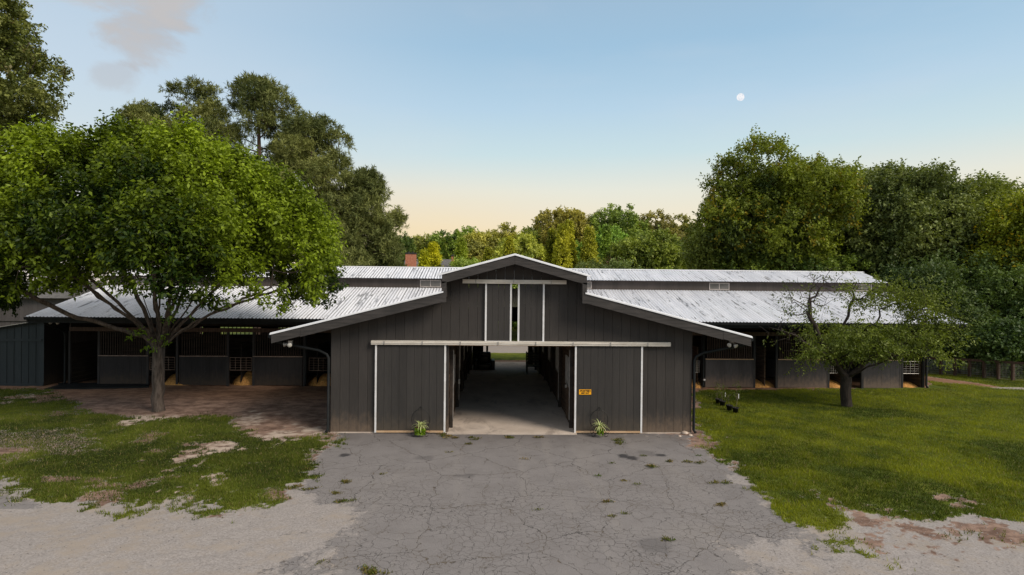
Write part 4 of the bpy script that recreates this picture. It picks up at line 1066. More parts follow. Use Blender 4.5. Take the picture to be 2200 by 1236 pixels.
def limb(*pts): limbs.append((-1, [rel(*p) for p in pts]))
n_tr = None
main = [[(-.5, -.05, 2.75), (-1.7, -.25, 3.15), (-2.9, -.5, 3.55), (-4.1, -.6, 4.2), (-5.2, -.7, 4.9)], [(-.6, .25, 2.9), (-1.7, .5, 3.6), (-3.0, 1.0, 4.3), (-4.2, 1.4, 5.3)], [(-.25, -.3, 3.0), (-.9, -1.2, 3.9), (-1.7, -2.0, 4.9)],
        [(-.2, .3, 3.2), (-.8, 1.0, 4.6), (-1.3, 1.6, 6.2)], [(.0, .0, 3.2), (-.15, -.1, 4.6), (.1, .0, 6.4), (.0, 0, 8.2)], [(.25, .1, 3.0), (.7, .3, 4.4), (1.2, .4, 6.2), (1.5, .3, 7.6)], [(.3, -.2, 2.9), (.9, -1.0, 3.8), (1.6, -2.0, 4.9)],
        [(.45, .0, 2.8), (1.3, .1, 3.8), (2.3, .2, 4.9), (3.2, .1, 5.9)], [(.4, .25, 2.7), (1.5, .6, 3.5), (2.9, 1.1, 4.1), (4.3, 1.3, 4.6)], [(.5, -.15, 2.6), (1.5, -.5, 3.3), (2.8, -.9, 3.9), (4.4, -.9, 4.6)], [(-.35, .1, 3.1), (-1.0, .2, 4.4), (-1.9, .2, 5.8), (-2.6, .2, 7.0)],
        [(-.3, -.2, 2.9), (-1.1, -.6, 4.0), (-2.1, -.9, 5.0)], [(.15, -.15, 3.0), (.35, -.6, 4.2), (.6, -1.0, 5.6)], [(.35, .1, 2.9), (1.0, .3, 4.0), (1.9, .5, 5.4)], [(.1, .2, 3.1), (.3, .8, 4.5), (.6, 1.4, 6.0)], [(-.15, -.1, 3.1), (-.5, -.3, 4.5), (-.8, -.5, 6.0)], [(.4, -.1, 2.7), (1.6, -.1, 3.9), (3.0, -.3, 4.9)]]
# trunk nodes count after subdivision: attach limbs at the trunk top
def n_nodes(pts, step): 
    n = 1
    for a, c in zip(pts[:-1], pts[1:]): n += max(1, int(np.linalg.norm(np.array(c) - np.array(a)) / step))
    return n
top = n_nodes(limbs[0][1], .3) - 1
for mlist in main: limbs.append((top, [rel(*p) for p in mlist]))
k = RNG.choice(len(T), 1000, replace=False)
grow(limbs, np.concatenate([T[k], Tl]), .0075, .205, 'trunk', M['bark'], t, 7, .10, .42, .22, .3, .05)

# small sparse tree on the right lawn
b = G(1816, 874); B = np.array([b[0], b[1], float(gz(b[0], b[1]))])
t = empty('sparse_tree', B, 'small wide sparse tree with thick dark trunk and bare upper branches, right lawn', 'tree')
limbs = [(None, [rel(0, 0, -.3), rel(.0, 0, .6), rel(.03, 0, 1.15)])]
top = n_nodes(limbs[0][1], .3) - 1
main = [[(-.4, -.1, 1.6), (-1.1, -.2, 2.6), (-1.6, -.2, 3.6), (-1.55, -.1, 4.6), (-1.3, 0, 5.4)], [(-.5, -.3, 1.7), (-1.4, -.6, 2.3), (-2.4, -.7, 2.9), (-3.0, -.7, 3.1)], [(.1, .3, 1.7), (.2, .5, 2.9), (.5, .6, 4.0), (.8, .6, 4.8)],
        [(.5, -.1, 1.55), (1.3, -.3, 2.3), (2.4, -.3, 2.8), (3.6, -.3, 3.0)], [(.4, .4, 1.6), (1.3, .9, 2.7), (2.2, 1.2, 3.6)], [(.2, -.6, 1.5), (.7, -1.5, 2.1), (1.1, -2.2, 2.5)], [(-.2, .6, 1.7), (-.9, 1.4, 2.6), (-1.3, 2.0, 3.2)]]
for mlist in main: limbs.append((top, [rel(*p) for p in mlist]))
ells = [(rel(.7, 0, 3.2), (2.3, 2.2, 1.3)), (rel(2.0, .1, 3.9), (2.0, 1.8, .9)), (rel(-.6, -.3, 2.3), (2.0, 1.8, .8)), (rel(1.9, -.3, 2.4), (2.2, 2.0, .75)), (rel(3.6, 0, 3.1), (1.3, 1.3, .55)), (rel(1.0, .3, 4.7), (1.1, 1.1, .5)), (rel(.3, -.6, 1.9), (1.5, 1.3, .55)), (rel(-2.1, -.2, 3.6), (.8, .8, .5)), (rel(2.7, 0, 4.5), (1.7, 1.5, .85)), (rel(3.6, .2, 3.7), (1.5, 1.4, .6))]
T, O = ell_points(ells, 390, .1, .52, 8, B[2] + 1.45, (.7, 2.6)); O[:, 2] *= .2
foliage('crown', T, O, t, (.036, .062, .012), (.185, .230, .034), 6, 9, .50, .11, .050, .0, .25, seed=9)
ells2 = [(rel(-1.9, -.2, 4.3), (1.3, 1.0, 1.2)), (rel(-.7, 0, 5.0), (1.4, 1.0, .9)), (rel(-2.9, -.5, 3.0), (1.0, .8, .7)), (rel(-2.0, -.4, 2.5), (1.1, .8, .5))]
Tb, Ob = ell_points(ells2, 190, .2, .0, 8)
foliage('sparse_leaves', Tb[:55], Ob[:55], t, (.04, .06, .012), (.12, .15, .03), 3, 5, .4, .09, .045, .1, .3, seed=9)
k = RNG.choice(len(T), min(len(T), 380), replace=False)
grow(limbs, np.concatenate([T[k], Tb]), .0065, .20, 'trunk', M['bark_dark'], t, 7, .12, .42, .2, .3, .07)

# pines behind the left wing
def pine(u, vt, dep, rad, label, seed, zb=.32):
    Yp = dep - CD; p = V(u, 600, Yp); z0 = float(gz(p[0], Yp)); H = V(u, vt, Yp)[2] - z0
    t = empty('pine_tree', (p[0], Yp, z0), label, 'pine tree', 'pine trees behind the left wing')
    B_ = np.array([p[0], Yp, z0]); ells = []; n = 36
    for i in range(n):
        f = (i + .5) / n; zz = zb + (1 - zb) * f; r = rad * (1 - f ** 2.2) ** .6 * (.55 + .5 * RNG.random()) if f < .96 else .2
        a = i * 2.399 + RNG.random(); s = rad * (.19 + .13 * RNG.random()) * (1 - .25 * f)
        ells.append((B_ + np.array([math.cos(a) * r, math.sin(a) * r, H * zz - s * .3]), (s, s, s * .62)))
    T, O = ell_points(ells, 1250, .60, .32, seed, z0 + 2)
    foliage('crown', T, O, t, (.050, .074, .022), (.230, .250, .072), 7, 13, .55, .32, .050, 1.0, 0, mat=M['needle'], needle=True, seed=seed)
    lmb = [(None, [B_ - [0, 0, .3], B_ + [.1, 0, H * .3], B_ + [-.1, 0, H * .6], B_ + [0, 0, H * .95]])]
    c = np.array([e[0] for e in ells]); kk = RNG.choice(len(T), 110, replace=False)
    grow(lmb, np.concatenate([c, T[kk]]), .022, .32, 'trunk', M['bark_pine'], t, 6, .08, .4, .3, 1.0)
pine(425, 188, 46, 4.6, 'leftmost pine, tall with open rounded top above the big lawn tree', 1)
pine(555, 183, 45, 5.2, 'tallest pine, in the middle of the group behind the left wing', 2)
pine(668, 262, 44, 4.8, 'third pine from the left, sloping down to the right', 3)
pine(770, 378, 43, 3.9, 'rightmost and lowest pine, its skirt almost touching the roof', 4, .15)
pine(310, 235, 50, 3.2, 'narrow pine top half hidden behind the big lawn tree', 5)
# far left tall tree
Yp = 20.; p = V(-112, 600, Yp)
broadleaf('tall_tree', (p[0], Yp, -.6), 29.5, 6.6, 'very tall dark tree cut off by the left edge of the photo', (.045, .062, .016), (.150, .165, .045), 1500, .26, .15, 6, 8, .70, 38, .22, gap=.47, r0=.55, bark='bark', lr=2.2, seed=12, cc=(.10, .09, .03))

# right woods
def BL(name, u, vt, dep, wpx, label, ca, cb, n=700, zb=.08, grp=None, cc=None, gap=.28, **kw):
    if name == 'skyline_tree': vt -= 14; wpx *= 1.1
    k_ = {'skyline_tree': 1.8, 'bush': 1.6, 'shrub': 1.6, 'broadleaf_tree': 1.12}.get(name, .85); ca = tuple(c * k_ for c in ca); cb = tuple(c * k_ for c in cb)
    wpx *= 1.12
    Yp = dep - CD; p = V(u, 600, Yp); z0 = float(gz(p[0], Yp)); H = V(u, vt, Yp)[2] - z0
    return broadleaf(name, (p[0], Yp, z0), H, wpx / F * dep / 2, label, ca, cb, n, zb=zb, group=grp, cc=cc, gap=gap, **kw)
gr = 'trees crowding behind the right wing'
OAKA, OAKB = (.026, .042, .010), (.095, .125, .018)
BL('broadleaf_tree', 1668, 290, 46, 315, 'large rounded tree with yellowish clumps, left end of the right woods', OAKA, (.12, .145, .014), 1700, cc=(.20, .16, .012), grp=gr, L=.27, W=.16, nl=26, lr=2.0, r0=.45, gap=.33, seed=21)
BL('broadleaf_tree', 1835, 330, 50, 250, 'dark tree filling the gap right of the yellowish tree', (.030, .048, .012), (.130, .160, .032), 1100, grp=gr, L=.28, nl=18, lr=1.9, seed=22)
BL('broadleaf_tree', 1945, 308, 44, 250, 'dark green tree with forked bare branch showing, middle of the right woods', (.030, .046, .014), (.130, .155, .044), 1400, grp=gr, L=.26, nl=20, lr=1.8, r0=.4, gap=.36, seed=23)
BL('broadleaf_tree', 2085, 340, 46, 220, 'dull green tree between the forked tree and the yellow-green edge tree', (.030, .046, .012), (.125, .150, .030), 1000, grp=gr, L=.27, nl=16, seed=24)
BL('broadleaf_tree', 2215, 362, 38, 190, 'bright yellow-green tree at the right edge of the photo', (.050, .075, .008), (.185, .205, .016), 1100, grp=gr, L=.22, nl=16, seed=25, cc=(.35, .26, .01))
BL('broadleaf_tree', 2330, 330, 40, 260, 'outermost right tree mostly outside the frame', OAKA, OAKB, 700, grp=gr, L=.28, seed=26)
BL('broadleaf_tree', 1570, 400, 48, 190, 'small pale tree on the left flank of the right woods', (.030, .045, .012), (.11, .13, .022), 650, grp=gr, L=.27, nl=12, seed=27)
# understory
us = 'shrubs under the right woods'
for i, (u, vt, dep, w, lb, ca, cb) in enumerate([
    (1980, 560, 37, 190, 'dark rounded shrub just beyond the end of the right wing', (.014, .026, .009), (.045, .065, .018)),
    (2090, 520, 39, 200, 'tall dark shrub above the left part of the fence', (.014, .026, .009), (.045, .068, .018)),
    (2190, 560, 35, 200, 'dark shrub at the right frame edge above the fence', (.016, .030, .009), (.055, .080, .018)),
    (2060, 640, 35, 150, 'low shadowy shrub right behind the fence start', (.012, .022, .009), (.035, .052, .016)),
    (2150, 700, 32, 110, 'lowest shrub, behind the fence near the frame edge', (.016, .030, .010), (.05, .075, .018)),
    (2300, 620, 33, 220, 'shrub just outside the right frame edge', (.016, .030, .010), (.05, .075, .018)),
    (1880, 520, 44, 200, 'dark shrub behind the right end of the wing roof', (.014, .026, .009), (.045, .065, .018)),
    (1740, 500, 44, 260, 'green shrub mass below the yellowish tree', (.022, .040, .009), (.085, .115, .018)),
    (1600, 535, 46, 200, 'bright green shrub above the right roof near the centre', (.028, .045, .009), (.11, .14, .018)),
    (1480, 560, 50, 130, 'yellowish shrub at the foot of the right woods', (.05, .065, .010), (.17, .18, .025))]):
    BL('shrub', u, vt, dep, w, lb, ca, cb, 520, zb=.0, grp=us, gap=.2, L=.22, W=.13, tl=.7, nl=14, r0=.12, cat='shrub', seed=40 + i)

# centre background
cg = 'rounded trees on the skyline behind the barn'
for i, (u, vt, dep, w, lb, ca, cb, n) in enumerate([
    (905, 508, 95, 90, 'leftmost skyline tree, small and brownish green', (.05, .06, .02), (.15, .155, .035), 420),
    (985, 496, 92, 100, 'bright green skyline tree above the far chimney', (.04, .065, .015), (.13, .17, .03), 460),
    (1080, 474, 90, 100, 'olive skyline tree left of the gable peak', (.06, .065, .02), (.17, .16, .035), 480),
    (1035, 500, 84, 100, 'low olive tree below the skyline left of the gable', (.06, .065, .02), (.18, .17, .035), 480),
    (1140, 482, 88, 80, 'tree with pointed top just above the gable peak', (.05, .065, .018), (.14, .16, .03), 420),
    (1210, 434, 86, 120, 'tallest skyline tree with open olive brown crown', (.055, .055, .02), (.17, .15, .035), 640),
    (1270, 452, 92, 90, 'brownish skyline tree right of the tallest', (.05, .055, .02), (.15, .14, .035), 420),
    (1322, 438, 88, 110, 'green skyline tree with two round heads', (.035, .055, .015), (.12, .155, .03), 620),
    (1300, 480, 80, 110, 'fresh green tree below the two-headed skyline tree', (.035, .065, .014), (.11, .17, .03), 520),
    (1365, 490, 84, 90, 'mid green tree between skyline and dark round tree', (.035, .055, .014), (.12, .15, .03), 420),
    (1412, 458, 90, 110, 'broad brown-green skyline tree with gaps of sky', (.05, .050, .02), (.14, .125, .035), 480),
    (1468, 462, 94, 80, 'small skyline tree touching the right woods', (.045, .050, .02), (.13, .125, .035), 330),
    (1385, 503, 66, 140, 'large round dark olive tree right of the cone conifers', (.030, .045, .012), (.10, .12, .022), 900),
    (1455, 520, 70, 110, 'dark tree right of the round olive tree', (.024, .036, .012), (.075, .095, .02), 560),
    (1120, 505, 78, 110, 'pale yellow-green tree behind the gable peak', (.07, .085, .018), (.20, .21, .035), 520),
    (945, 512, 94, 90, 'low green skyline tree between the brick chimney and the bright green tree', (.05, .065, .018), (.15, .17, .03), 420),
    (880, 520, 98, 80, 'far brownish tree directly behind the brick chimney', (.05, .055, .02), (.14, .14, .035), 380),
    (850, 515, 90, 110, 'dark green tree below the lowest pine', (.020, .035, .010), (.07, .10, .02), 520)]):
    BL('skyline_tree', u, vt, dep, w, lb, ca, cb, n, zb=.12, grp=cg, gap=.26, L=.34, W=.24, tl=.7, tw=6, lf=8, nl=20, up=.1, lr=None, r0=.25, cat='tree', seed=60 + i)
bg = 'low bushes just above the roof ridge'
for i, (u, vt, dep, w, lb, ca, cb) in enumerate([
    (1060, 545, 58, 120, 'pale feathery bush left of the gable peak', (.06, .085, .018), (.17, .21, .045)),
    (1130, 532, 60, 110, 'pale bush directly behind the gable peak', (.06, .085, .018), (.17, .20, .045)),
    (1010, 552, 56, 90, 'pale bush at the left foot of the gable roof', (.055, .08, .018), (.16, .20, .045)),
    (1285, 555, 56, 90, 'grey-green bush right of the gable beneath the cone conifers', (.045, .06, .022), (.13, .155, .05)),
    (1345, 552, 56, 90, 'grey-green bush left of the round olive tree foot', (.045, .06, .022), (.12, .15, .05)),
    (1440, 556, 58, 110, 'yellow-green bush below the dark tree', (.05, .075, .012), (.16, .19, .03)),
    (1160, 540, 66, 50, 'dark red-leaved bush just right of the gable peak', (.035, .018, .012), (.09, .045, .028)),
    (1258, 548, 64, 50, 'dark red bush between the two tall cone conifers', (.035, .018, .012), (.09, .045, .028)),
    (1322, 545, 64, 50, 'dark red bush left of the round olive tree', (.035, .018, .012), (.09, .045, .028)),
    (915, 568, 60, 80, 'green bush at the foot of the brick chimney', (.04, .065, .010), (.14, .18, .02)),
    (830, 556, 58, 120, 'green bush at the foot of the lowest pine', (.025, .045, .010), (.09, .13, .02)),
    (730, 560, 56, 150, 'green bush mass behind the left roof beside the big tree', (.02, .04, .010), (.08, .11, .02))]):
    BL('bush', u, vt, dep, w, lb, ca, cb, 320, zb=.0, grp=bg, gap=.1, L=.26, W=.15, tl=.7, nl=10, r0=.1, cat='bush', seed=90 + i)
def conifer(u, vt, dep, wpx, label, ca=(.060, .075, .008), cb=(.210, .205, .020)):
    ca = tuple(c * 1.7 for c in ca); cb = tuple(c * 2.9 for c in cb)
    Yp = dep - CD; p = V(u, 600, Yp); z0 = float(gz(p[0], Yp)); H = V(u, vt, Yp)[2] - z0; rad = wpx / F * dep / 2
    t = empty('cone_conifer', (p[0], Yp, z0), label, 'conifer', 'cone shaped conifers behind the barn')
    B_ = np.array([p[0], Yp, z0]); n = 520; f = RNG.random(n) ** .9; a = RNG.random(n) * 6.283
    lump = .82 + .3 * vnoise(a * 1.6, f * 14, seed=int(u))
    r = rad * np.minimum(1, (1 - f) * 1.35) ** .8 * lump * (.85 + .15 * RNG.random(n))
    T = B_ + np.stack([np.cos(a) * r, np.sin(a) * r, .2 + f * (H - .5)], 1); O = norm(np.stack([np.cos(a), np.sin(a), .3 + 0 * a], 1))
    foliage('crown', T, O, t, ca, cb, 5, 9, .42, .20, .10, .9, 0, seed=int(u))
    k = RNG.choice(n, 30, replace=False); grow([(None, [B_ - [0, 0, .3], B_ + [0, 0, H * .5], B_ + [0, 0, H * .93]])], T[k], .02, .16, 'trunk', M['bark_dark'], t, 6, .05, .4, .3, 1.0)
conifer(1207, 484, 60, 58, 'tallest yellow-green cone conifer, right of the gable peak'); conifer(1221, 476, 62, 46, 'slimmer cone conifer rising behind the tallest one')
conifer(1186, 494, 64, 40, 'narrow cone conifer left of the tallest one'); conifer(1265, 488, 60, 56, 'separate cone conifer nearest the round olive tree', (.055, .065, .008), (.17, .17, .02))
conifer(1093, 510, 66, 36, 'small yellow conifer left of the gable peak'); conifer(1302, 486, 70, 36, 'green cone conifer behind, at the far right of the conifers', (.04, .07, .012), (.12, .17, .025))
conifer(930, 522, 62, 56, 'yellow conifer right of the brick chimney', (.07, .085, .006), (.25, .24, .012)); conifer(910, 540, 60, 26, 'low yellow conifer touching the brick chimney', (.07, .085, .006), (.23, .23, .012))
conifer(990, 514, 64, 40, 'conifer hiding the small right chimney', (.045, .07, .01), (.14, .17, .02)); conifer(1050, 535, 64, 34, 'little conifer among the pale bushes left of the gable', (.06, .075, .008), (.18, .18, .02))
# greenery seen through the barn, behind the road
for i, (xx, yy_, h, r) in enumerate([(-14, 38, 5, 3.4), (-8, 39, 5.5, 3.4), (-2.5, 38, 5, 3.2), (3, 39.5, 5.5, 3.4), (9, 38, 5, 3.2), (15, 39, 5.5, 3.4), (-20, 39, 6, 3.6), (21, 39, 6, 3.6)]):
    broadleaf('hedge_bush', (xx, yy_, float(gz(xx, yy_))), h, r, 'leafy bush beyond the back lane, %s' % ['third from the left', 'fourth from the left', 'just left of the aisle view', 'in line with the loft opening', 'third from the right', 'second from the right', 'farthest left', 'farthest right'][i] if i != 0 else 'leafy bush beyond the back lane, second from the left', (.03, .06, .01), (.12, .17, .02), 260, zb=0., L=.3, W=.17, nl=9, r0=.1, gap=.1, cat='bush', group='bushes along the back lane', seed=120 + i)

# ------------------------------------------------------------------ grass, gravel stones, weeds
def blades(name, n, region, hgt, wid, ca, cb, thr=.5, sel=None, label=''):
    x0, x1, y0, y1 = region; X_ = RNG.uniform(x0, x1, n); Y_ = RNG.uniform(y0, y1, n)
    d = np.hypot(X_ - CX, Y_ + CD); ok = RNG.random(n) < np.clip(18 / d, .25, 1) ** 1.5
    X_, Y_ = X_[ok], Y_[ok]; a_, g_, d_, s_ = masks(X_, Y_); ok = g_ > thr + (RNG.random(len(X_)) - .5) * .8
    ok &= ~((np.abs(X_) < 6.0) & (Y_ > -.1) & (Y_ < 21)); ok &= ~((Y_ > 8.2) & (np.abs(X_) < 21) & (Y_ < 20.5))
    X_, Y_ = X_[ok], Y_[ok]; m = len(X_); Z_ = gz(X_, Y_) + .005
    a = RNG.random(m) * 6.283; lean = .25 + .5 * RNG.random(m); D = norm(np.stack([np.cos(a) * lean, np.sin(a) * lean, np.ones(m)], 1))
    big = fbm(X_ * .35 + 5, Y_ * .35, o=3, seed=77); pat = fbm(X_ * 1.6, Y_ * 1.6, o=3, seed=78)
    h = hgt * (.5 + .8 * RNG.random(m)) * (.6 + .8 * pat)
    b = np.clip((big - .5) * 2.2 + .45 + (pat - .5) * 1.4 + (RNG.random(m) - .5) * .5, 0, 1)[:, None]
    tint = np.array(ca) * (1 - b) + np.array(cb) * b; dry = RNG.random(m) < .05; tint[dry] = (.26, .21, .09)
    tint = tint * (.7 + .6 * RNG.random((m, 1)))
    S = norm(np.cross(D, RNG.normal(size=(m, 3)))) * (wid * (.7 + .6 * RNG.random(m)))[:, None]; P = np.stack([X_, Y_, Z_], 1)
    v = np.stack([P - S, P + S, P + D * h[:, None]], 1).reshape(-1, 3)
    me = bpy.data.meshes.new(name); me.vertices.add(3 * m); me.vertices.foreach_set('co', v.astype(np.float32).ravel()); me.loops.add(3 * m); me.loops.foreach_set('vertex_index', np.arange(3 * m, dtype=np.int32))
    me.polygons.add(m); me.polygons.foreach_set('loop_start', np.arange(0, 3 * m, 3, dtype=np.int32)); me.update(calc_edges=True)
    A = me.attributes.new('tint', 'FLOAT_COLOR', 'POINT'); A.data.foreach_set('color', np.repeat(np.concatenate([tint, np.ones((m, 1))], 1), 3, 0).astype(np.float32).ravel())
    me.materials.append(M['blade']); o = bpy.data.objects.new(name, me); COL.objects.link(o); tag(o, label, 'grass', kind='stuff'); return o
blades('grass', 900000, (-24, -4.5, -10.5, 9), .075, .008, (.034, .050, .006), (.140, .168, .018), label='short green grass growing on the left lawn')
blades('grass', 1100000, (4.5, 28, -10.5, 15), .075, .008, (.048, .072, .004), (.255, .275, .013), label='short green grass growing on the right lawn')
# weeds in the asphalt cracks and along the slab edge
def weeds():
    n = 90; X_ = RNG.uniform(-8, 9, n); Y_ = RNG.uniform(-9.5, -.4, n); a_, g_, d_, s_ = masks(X_, Y_)
    ok = (a_ > .5) & (fbm(X_ * 1.1, Y_ * 2.2, seed=91) > .60); X_, Y_ = X_[ok], Y_[ok]
    ex = [G(u, v)[:2] for u, v in ((965, 938), (975, 941), (1006, 941), (1012, 955), (1095, 941), (1102, 942), (1160, 941), (952, 934), (950, 937), (1015, 945), (1329, 946), (1329, 953), (1400, 1004), (1399, 1003), (1300, 1082), (1550, 1087), (742, 1038), (740, 1036), (1328, 948),
                                  (725, 1080), (740, 1078), (730, 1060), (1440, 1160), (800, 1230), (810, 1234), (795, 1225), (620, 1050), (640, 1046), (655, 1052), (663, 1010), (1535, 1038), (1560, 1038), (1480, 993), (1510, 994), (1440, 992))]
    X_ = np.concatenate([X_, [e[0] for e in ex for _ in range(3)]]) + RNG.normal(size=len(X_) + 3 * len(ex)) * .07; Y_ = np.concatenate([Y_, [e[1] for e in ex for _ in range(3)]]) + RNG.normal(size=len(X_)) * .04
    k = 22; m = len(X_) * k; P = np.stack([np.repeat(X_, k), np.repeat(Y_, k), np.zeros(m)], 1) + RNG.normal(size=(m, 3)) * np.array([.055, .03, 0]); P[:, 2] = gz(P[:, 0], P[:, 1]) + .01
    D = norm(RNG.normal(size=(m, 3)) * .7 + np.array([0, 0, .6])); D[:, 2] = np.abs(D[:, 2])
    b = np.repeat(RNG.random(len(X_)), k)[:, None]; tint = np.array([.07, .11, .012]) * (1 - b) + np.array([.22, .15, .05]) * b
    o = leaf_mesh('weeds', P, D, .055 * (.5 + RNG.random(m)), .02 * (.5 + RNG.random(m)), tint * (.6 + .8 * RNG.random((m, 1))), M['blade'], None); tag(o, 'small weeds sprouting in the asphalt cracks', 'weeds', kind='stuff')
weeds()
def stones():
    n = 34000; X_ = RNG.uniform(-17, 17, n); Y_ = -11.8 + RNG.random(n) ** 1.2 * 9; a_, g_, d_, s_ = masks(X_, Y_)
    w = 1 - np.maximum(a_, g_); w = w * (.35 + .65 * (fbm(X_ * .8, Y_ * .8, seed=44) > .47)); ok = RNG.random(n) < w; X_, Y_ = X_[ok], Y_[ok]; m = len(X_)
    r = .006 + .010 * RNG.random(m) ** 2.5; base = np.array([[1, 0, 0], [-.5, .87, 0], [-.5, -.87, 0], [.15, 0, 1.]]); an = RNG.random(m) * 6.283
    c, s = np.cos(an), np.sin(an); bx_ = base[None, :, 0] * (1 + .4 * RNG.random((m, 1))); by_ = base[None, :, 1]
    vx = (bx_ * c[:, None] - by_ * s[:, None]) * r[:, None] + X_[:, None]; vy = (bx_ * s[:, None] + by_ * c[:, None]) * r[:, None] + Y_[:, None]; vz = base[None, :, 2] * r[:, None] * .9 + (gz(X_, Y_) + .004)[:, None]
    v = np.stack([vx, vy, vz], -1).reshape(-1, 3); f = (np.arange(m)[:, None, None] * 4 + np.array([[0, 1, 3], [1, 2, 3], [2, 0, 3]])[None]).reshape(-1)
    me = bpy.data.meshes.new('gravel'); me.vertices.add(4 * m); me.vertices.foreach_set('co', v.astype(np.float32).ravel()); me.loops.add(9 * m); me.loops.foreach_set('vertex_index', f.astype(np.int32)); me.polygons.add(3 * m)
    me.polygons.foreach_set('loop_start', np.arange(0, 9 * m, 3, dtype=np.int32)); me.update(calc_edges=True)
    g = (.16 + .26 * RNG.random((m, 1))) * np.array([[1, .93, .90]]); A = me.attributes.new('tint', 'FLOAT_COLOR', 'POINT'); A.data.foreach_set('color', np.repeat(np.concatenate([g, np.ones((m, 1))], 1), 4, 0).astype(np.float32).ravel())
    t = NT('gravel stones'); me.materials.append(t.out(t.n('ShaderNodeBsdfPrincipled', Base_Color=t.n('ShaderNodeAttribute', {'attribute_name': 'tint'}).outputs[0], Roughness=.9)))
    o = bpy.data.objects.new('gravel', me); COL.objects.link(o); tag(o, 'loose pale gravel stones on the lane', 'gravel', kind='stuff')
stones()

# ------------------------------------------------------------------ moon
d = ray(1591, 209); d /= np.linalg.norm(d); mp_ = CAM + d * 850
import bmesh
bm = bmesh.new(); bmesh.ops.create_uvsphere(bm, u_segments=48, v_segments=24, radius=850 * 7.2 / F * .98)
me = bpy.data.meshes.new('moon'); bm.to_mesh(me); bm.free()
t = NT('moon surface'); pos = t.n('ShaderNodeTexCoord').outputs['Object']
c = t.mix(t.step(t.noise(pos, .35, 4, .6), .42, .62), (.93, .93, .95), (.70, .76, .86))
t.out(t.n('ShaderNodeEmission', Color=c, Strength=1.0)); me.materials.append(t.o)
o = bpy.data.objects.new('moon', me); COL.objects.link(o); o.location = tuple(mp_); me.polygons.foreach_set('use_smooth', [True] * len(me.polygons)); tag(o, 'pale nearly full moon in the evening sky', 'moon')

# ------------------------------------------------------------------ world and sun
SUN_EL, SUN_AZ = 38, 52                  # degrees; azimuth from -Y (behind the camera) towards +X
sd = np.array([math.sin(math.radians(SUN_AZ)) * math.cos(math.radians(SUN_EL)), -math.cos(math.radians(SUN_AZ)) * math.cos(math.radians(SUN_EL)), math.sin(math.radians(SUN_EL))])
w = NT('World', True); scene.world = w.o
tc = w.n('ShaderNodeTexCoord').outputs['Generated']; sx = w.n('ShaderNodeSeparateXYZ'); w.set(sx.inputs[0], tc)
rp = w.n('ShaderNodeValToRGB'); w.set(rp.inputs[0], w.math('MULTIPLY_ADD', sx.outputs[2], 1.0, 0.0)); cr = rp.color_ramp; cr.interpolation = 'B_SPLINE' if False else 'EASE'
cr.interpolation = 'LINEAR'
stops = [(0.0, (250, 212, 170)), (.05, (255, 231, 184)), (.10, (253, 238, 208)), (.16, (240, 240, 226)), (.22, (210, 232, 237)), (.29, (190, 219, 239)), (.38, (166, 202, 229)), (.5, (164, 190, 214)), (.68, (200, 194, 188)), (1., (216, 206, 194))]  # unseen upper sky brightened and warmed as added fill light
cr.elements[0].position = 0; cr.elements[0].color = (*lin(*stops[0][1]), 1); cr.elements[1].position = 1; cr.elements[1].color = (*lin(*stops[-1][1]), 1)
for p, c in stops[1:-1]: e = cr.elements.new(p); e.color = (*lin(*c), 1)
base = rp.outputs[0]
# lighter, whiter towards the left
lf = w.math('MULTIPLY', w.step(w.math('MULTIPLY', sx.outputs[0], -1), -.05, .65), .55)
base = w.mix(lf, base, lin(216, 226, 238))
q0 = ray(830, 540); q0 /= np.linalg.norm(q0)
vm0 = w.n('ShaderNodeVectorMath', {'operation': 'SUBTRACT'}, i0=tc); vm0.inputs[1].default_value = tuple(q0)
mp0 = w.n('ShaderNodeMapping'); w.set(mp0.inputs[0], vm0); mp0.inputs['Scale'].default_value = (1, 1, 3.2)
ln0 = w.n('ShaderNodeVectorMath', {'operation': 'LENGTH'}, i0=mp0)
base = w.mix(w.math('MULTIPLY', w.math('SUBTRACT', 1, w.step(ln0.outputs['Value'], .0, .50)), .6), base, lin(254, 227, 176))
def dirmask(u, v, r0, r1, stretch=1.):
    q = ray(u, v); q /= np.linalg.norm(q)
    vm = w.n('ShaderNodeVectorMath', {'operation': 'SUBTRACT'}, i0=tc); vm.inputs[1].default_value = tuple(q)
    mp2 = w.n('ShaderNodeMapping'); w.set(mp2.inputs[0], vm); mp2.inputs['Scale'].default_value = (1, 1, stretch)
    ln = w.n('ShaderNodeVectorMath', {'operation': 'LENGTH'}, i0=mp2); return ln.outputs['Value']
nz = w.noise(w.mapping(tc, (1, 1, 1.8)), 7.5, 6, .6, .3)
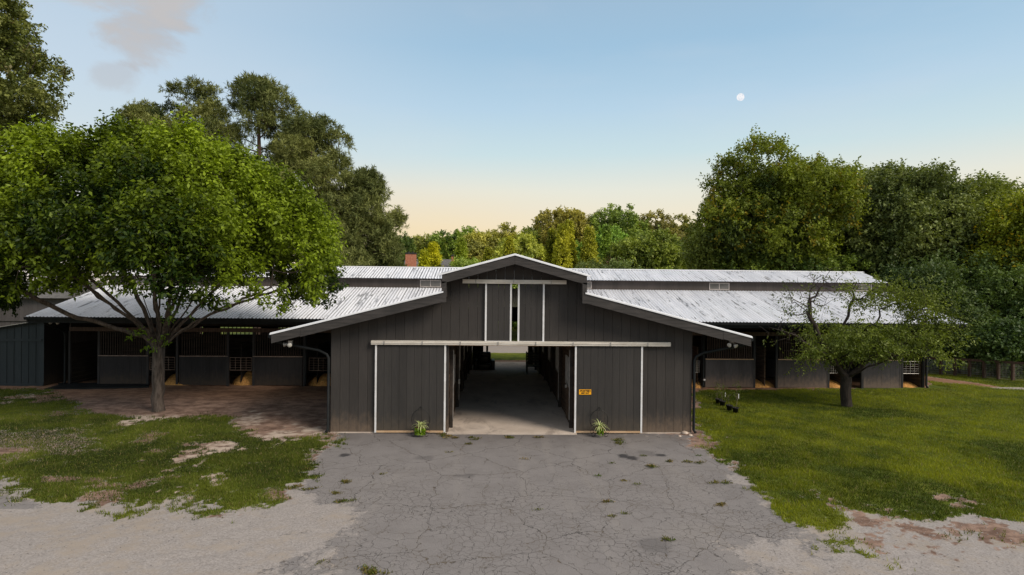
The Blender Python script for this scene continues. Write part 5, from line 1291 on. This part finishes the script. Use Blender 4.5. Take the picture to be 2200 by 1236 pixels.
for (u, v, r, st, am) in ((250, 12, .12, 2.0, .46), (280, 55, .085, 1.9, .40), (245, 163, .03, 1.3, .40), (170, -10, .13, 2.4, .45)):
    dl = dirmask(u, v, 0, 0, st)
    f = w.math('SUBTRACT', 1, w.step(w.math('ADD', w.math('DIVIDE', dl, r), w.math('MULTIPLY', w.math('SUBTRACT', nz, .5), 3.2)), .35, 1.05))
    base = w.mix(w.math('MULTIPLY', f, am), base, lin(190, 186, 186) if v > 10 else lin(214, 204, 196))
haze = w.math('MULTIPLY', w.step(w.noise(w.mapping(tc, (1, 1, 4)), 3, 4), .45, .75), .10)
base = w.mix(haze, base, lin(235, 232, 235))
base = w.mix(w.step(sx.outputs[2], .0, -.06), base, (.10, .10, .07))
sky = w.n('ShaderNodeTexSky', {'sky_type': 'NISHITA', 'sun_disc': False, 'sun_elevation': math.radians(SUN_EL), 'sun_rotation': math.radians(180 - SUN_AZ)})
b1 = w.n('ShaderNodeBackground', Color=base, Strength=.97); b2 = w.n('ShaderNodeBackground', Color=sky, Strength=.06)
ms = w.n('ShaderNodeMixShader', i0=.06, i1=b1, i2=b2)
ow = w.t.nodes.new('ShaderNodeOutputWorld'); w.set(ow.inputs[0], ms)
sun = bpy.data.lights.new('sun', 'SUN'); sun.energy = 3.1; sun.angle = math.radians(24); sun.color = (1, .89, .76)
so = bpy.data.objects.new('sun', sun); COL.objects.link(so); so.rotation_euler = Vector(sd).to_track_quat('Z', 'Y').to_euler()

# ------------------------------------------------------------------ camera
cd = bpy.data.cameras.new('camera'); cd.lens = F / 2200 * 36; cd.sensor_width = 36; cd.clip_end = 5000; cd.clip_start = .05
co = bpy.data.objects.new('camera', cd); COL.objects.link(co)
from mathutils import Matrix
R_, Fw, U_ = RM[:, 0], RM[:, 1], RM[:, 2]
m4 = Matrix(((R_[0], U_[0], -Fw[0], CAM[0]), (R_[1], U_[1], -Fw[1], CAM[1]), (R_[2], U_[2], -Fw[2], CAM[2]), (0, 0, 0, 1)))
co.matrix_world = m4
scene.camera = co
scene.view_settings.view_transform = 'Standard'; scene.view_settings.look = 'None'; scene.view_settings.exposure = 0; scene.view_settings.gamma = 1
scene.cycles.max_bounces = 6; scene.cycles.diffuse_bounces = 3; scene.cycles.transmission_bounces = 4; scene.cycles.transparent_max_bounces = 6
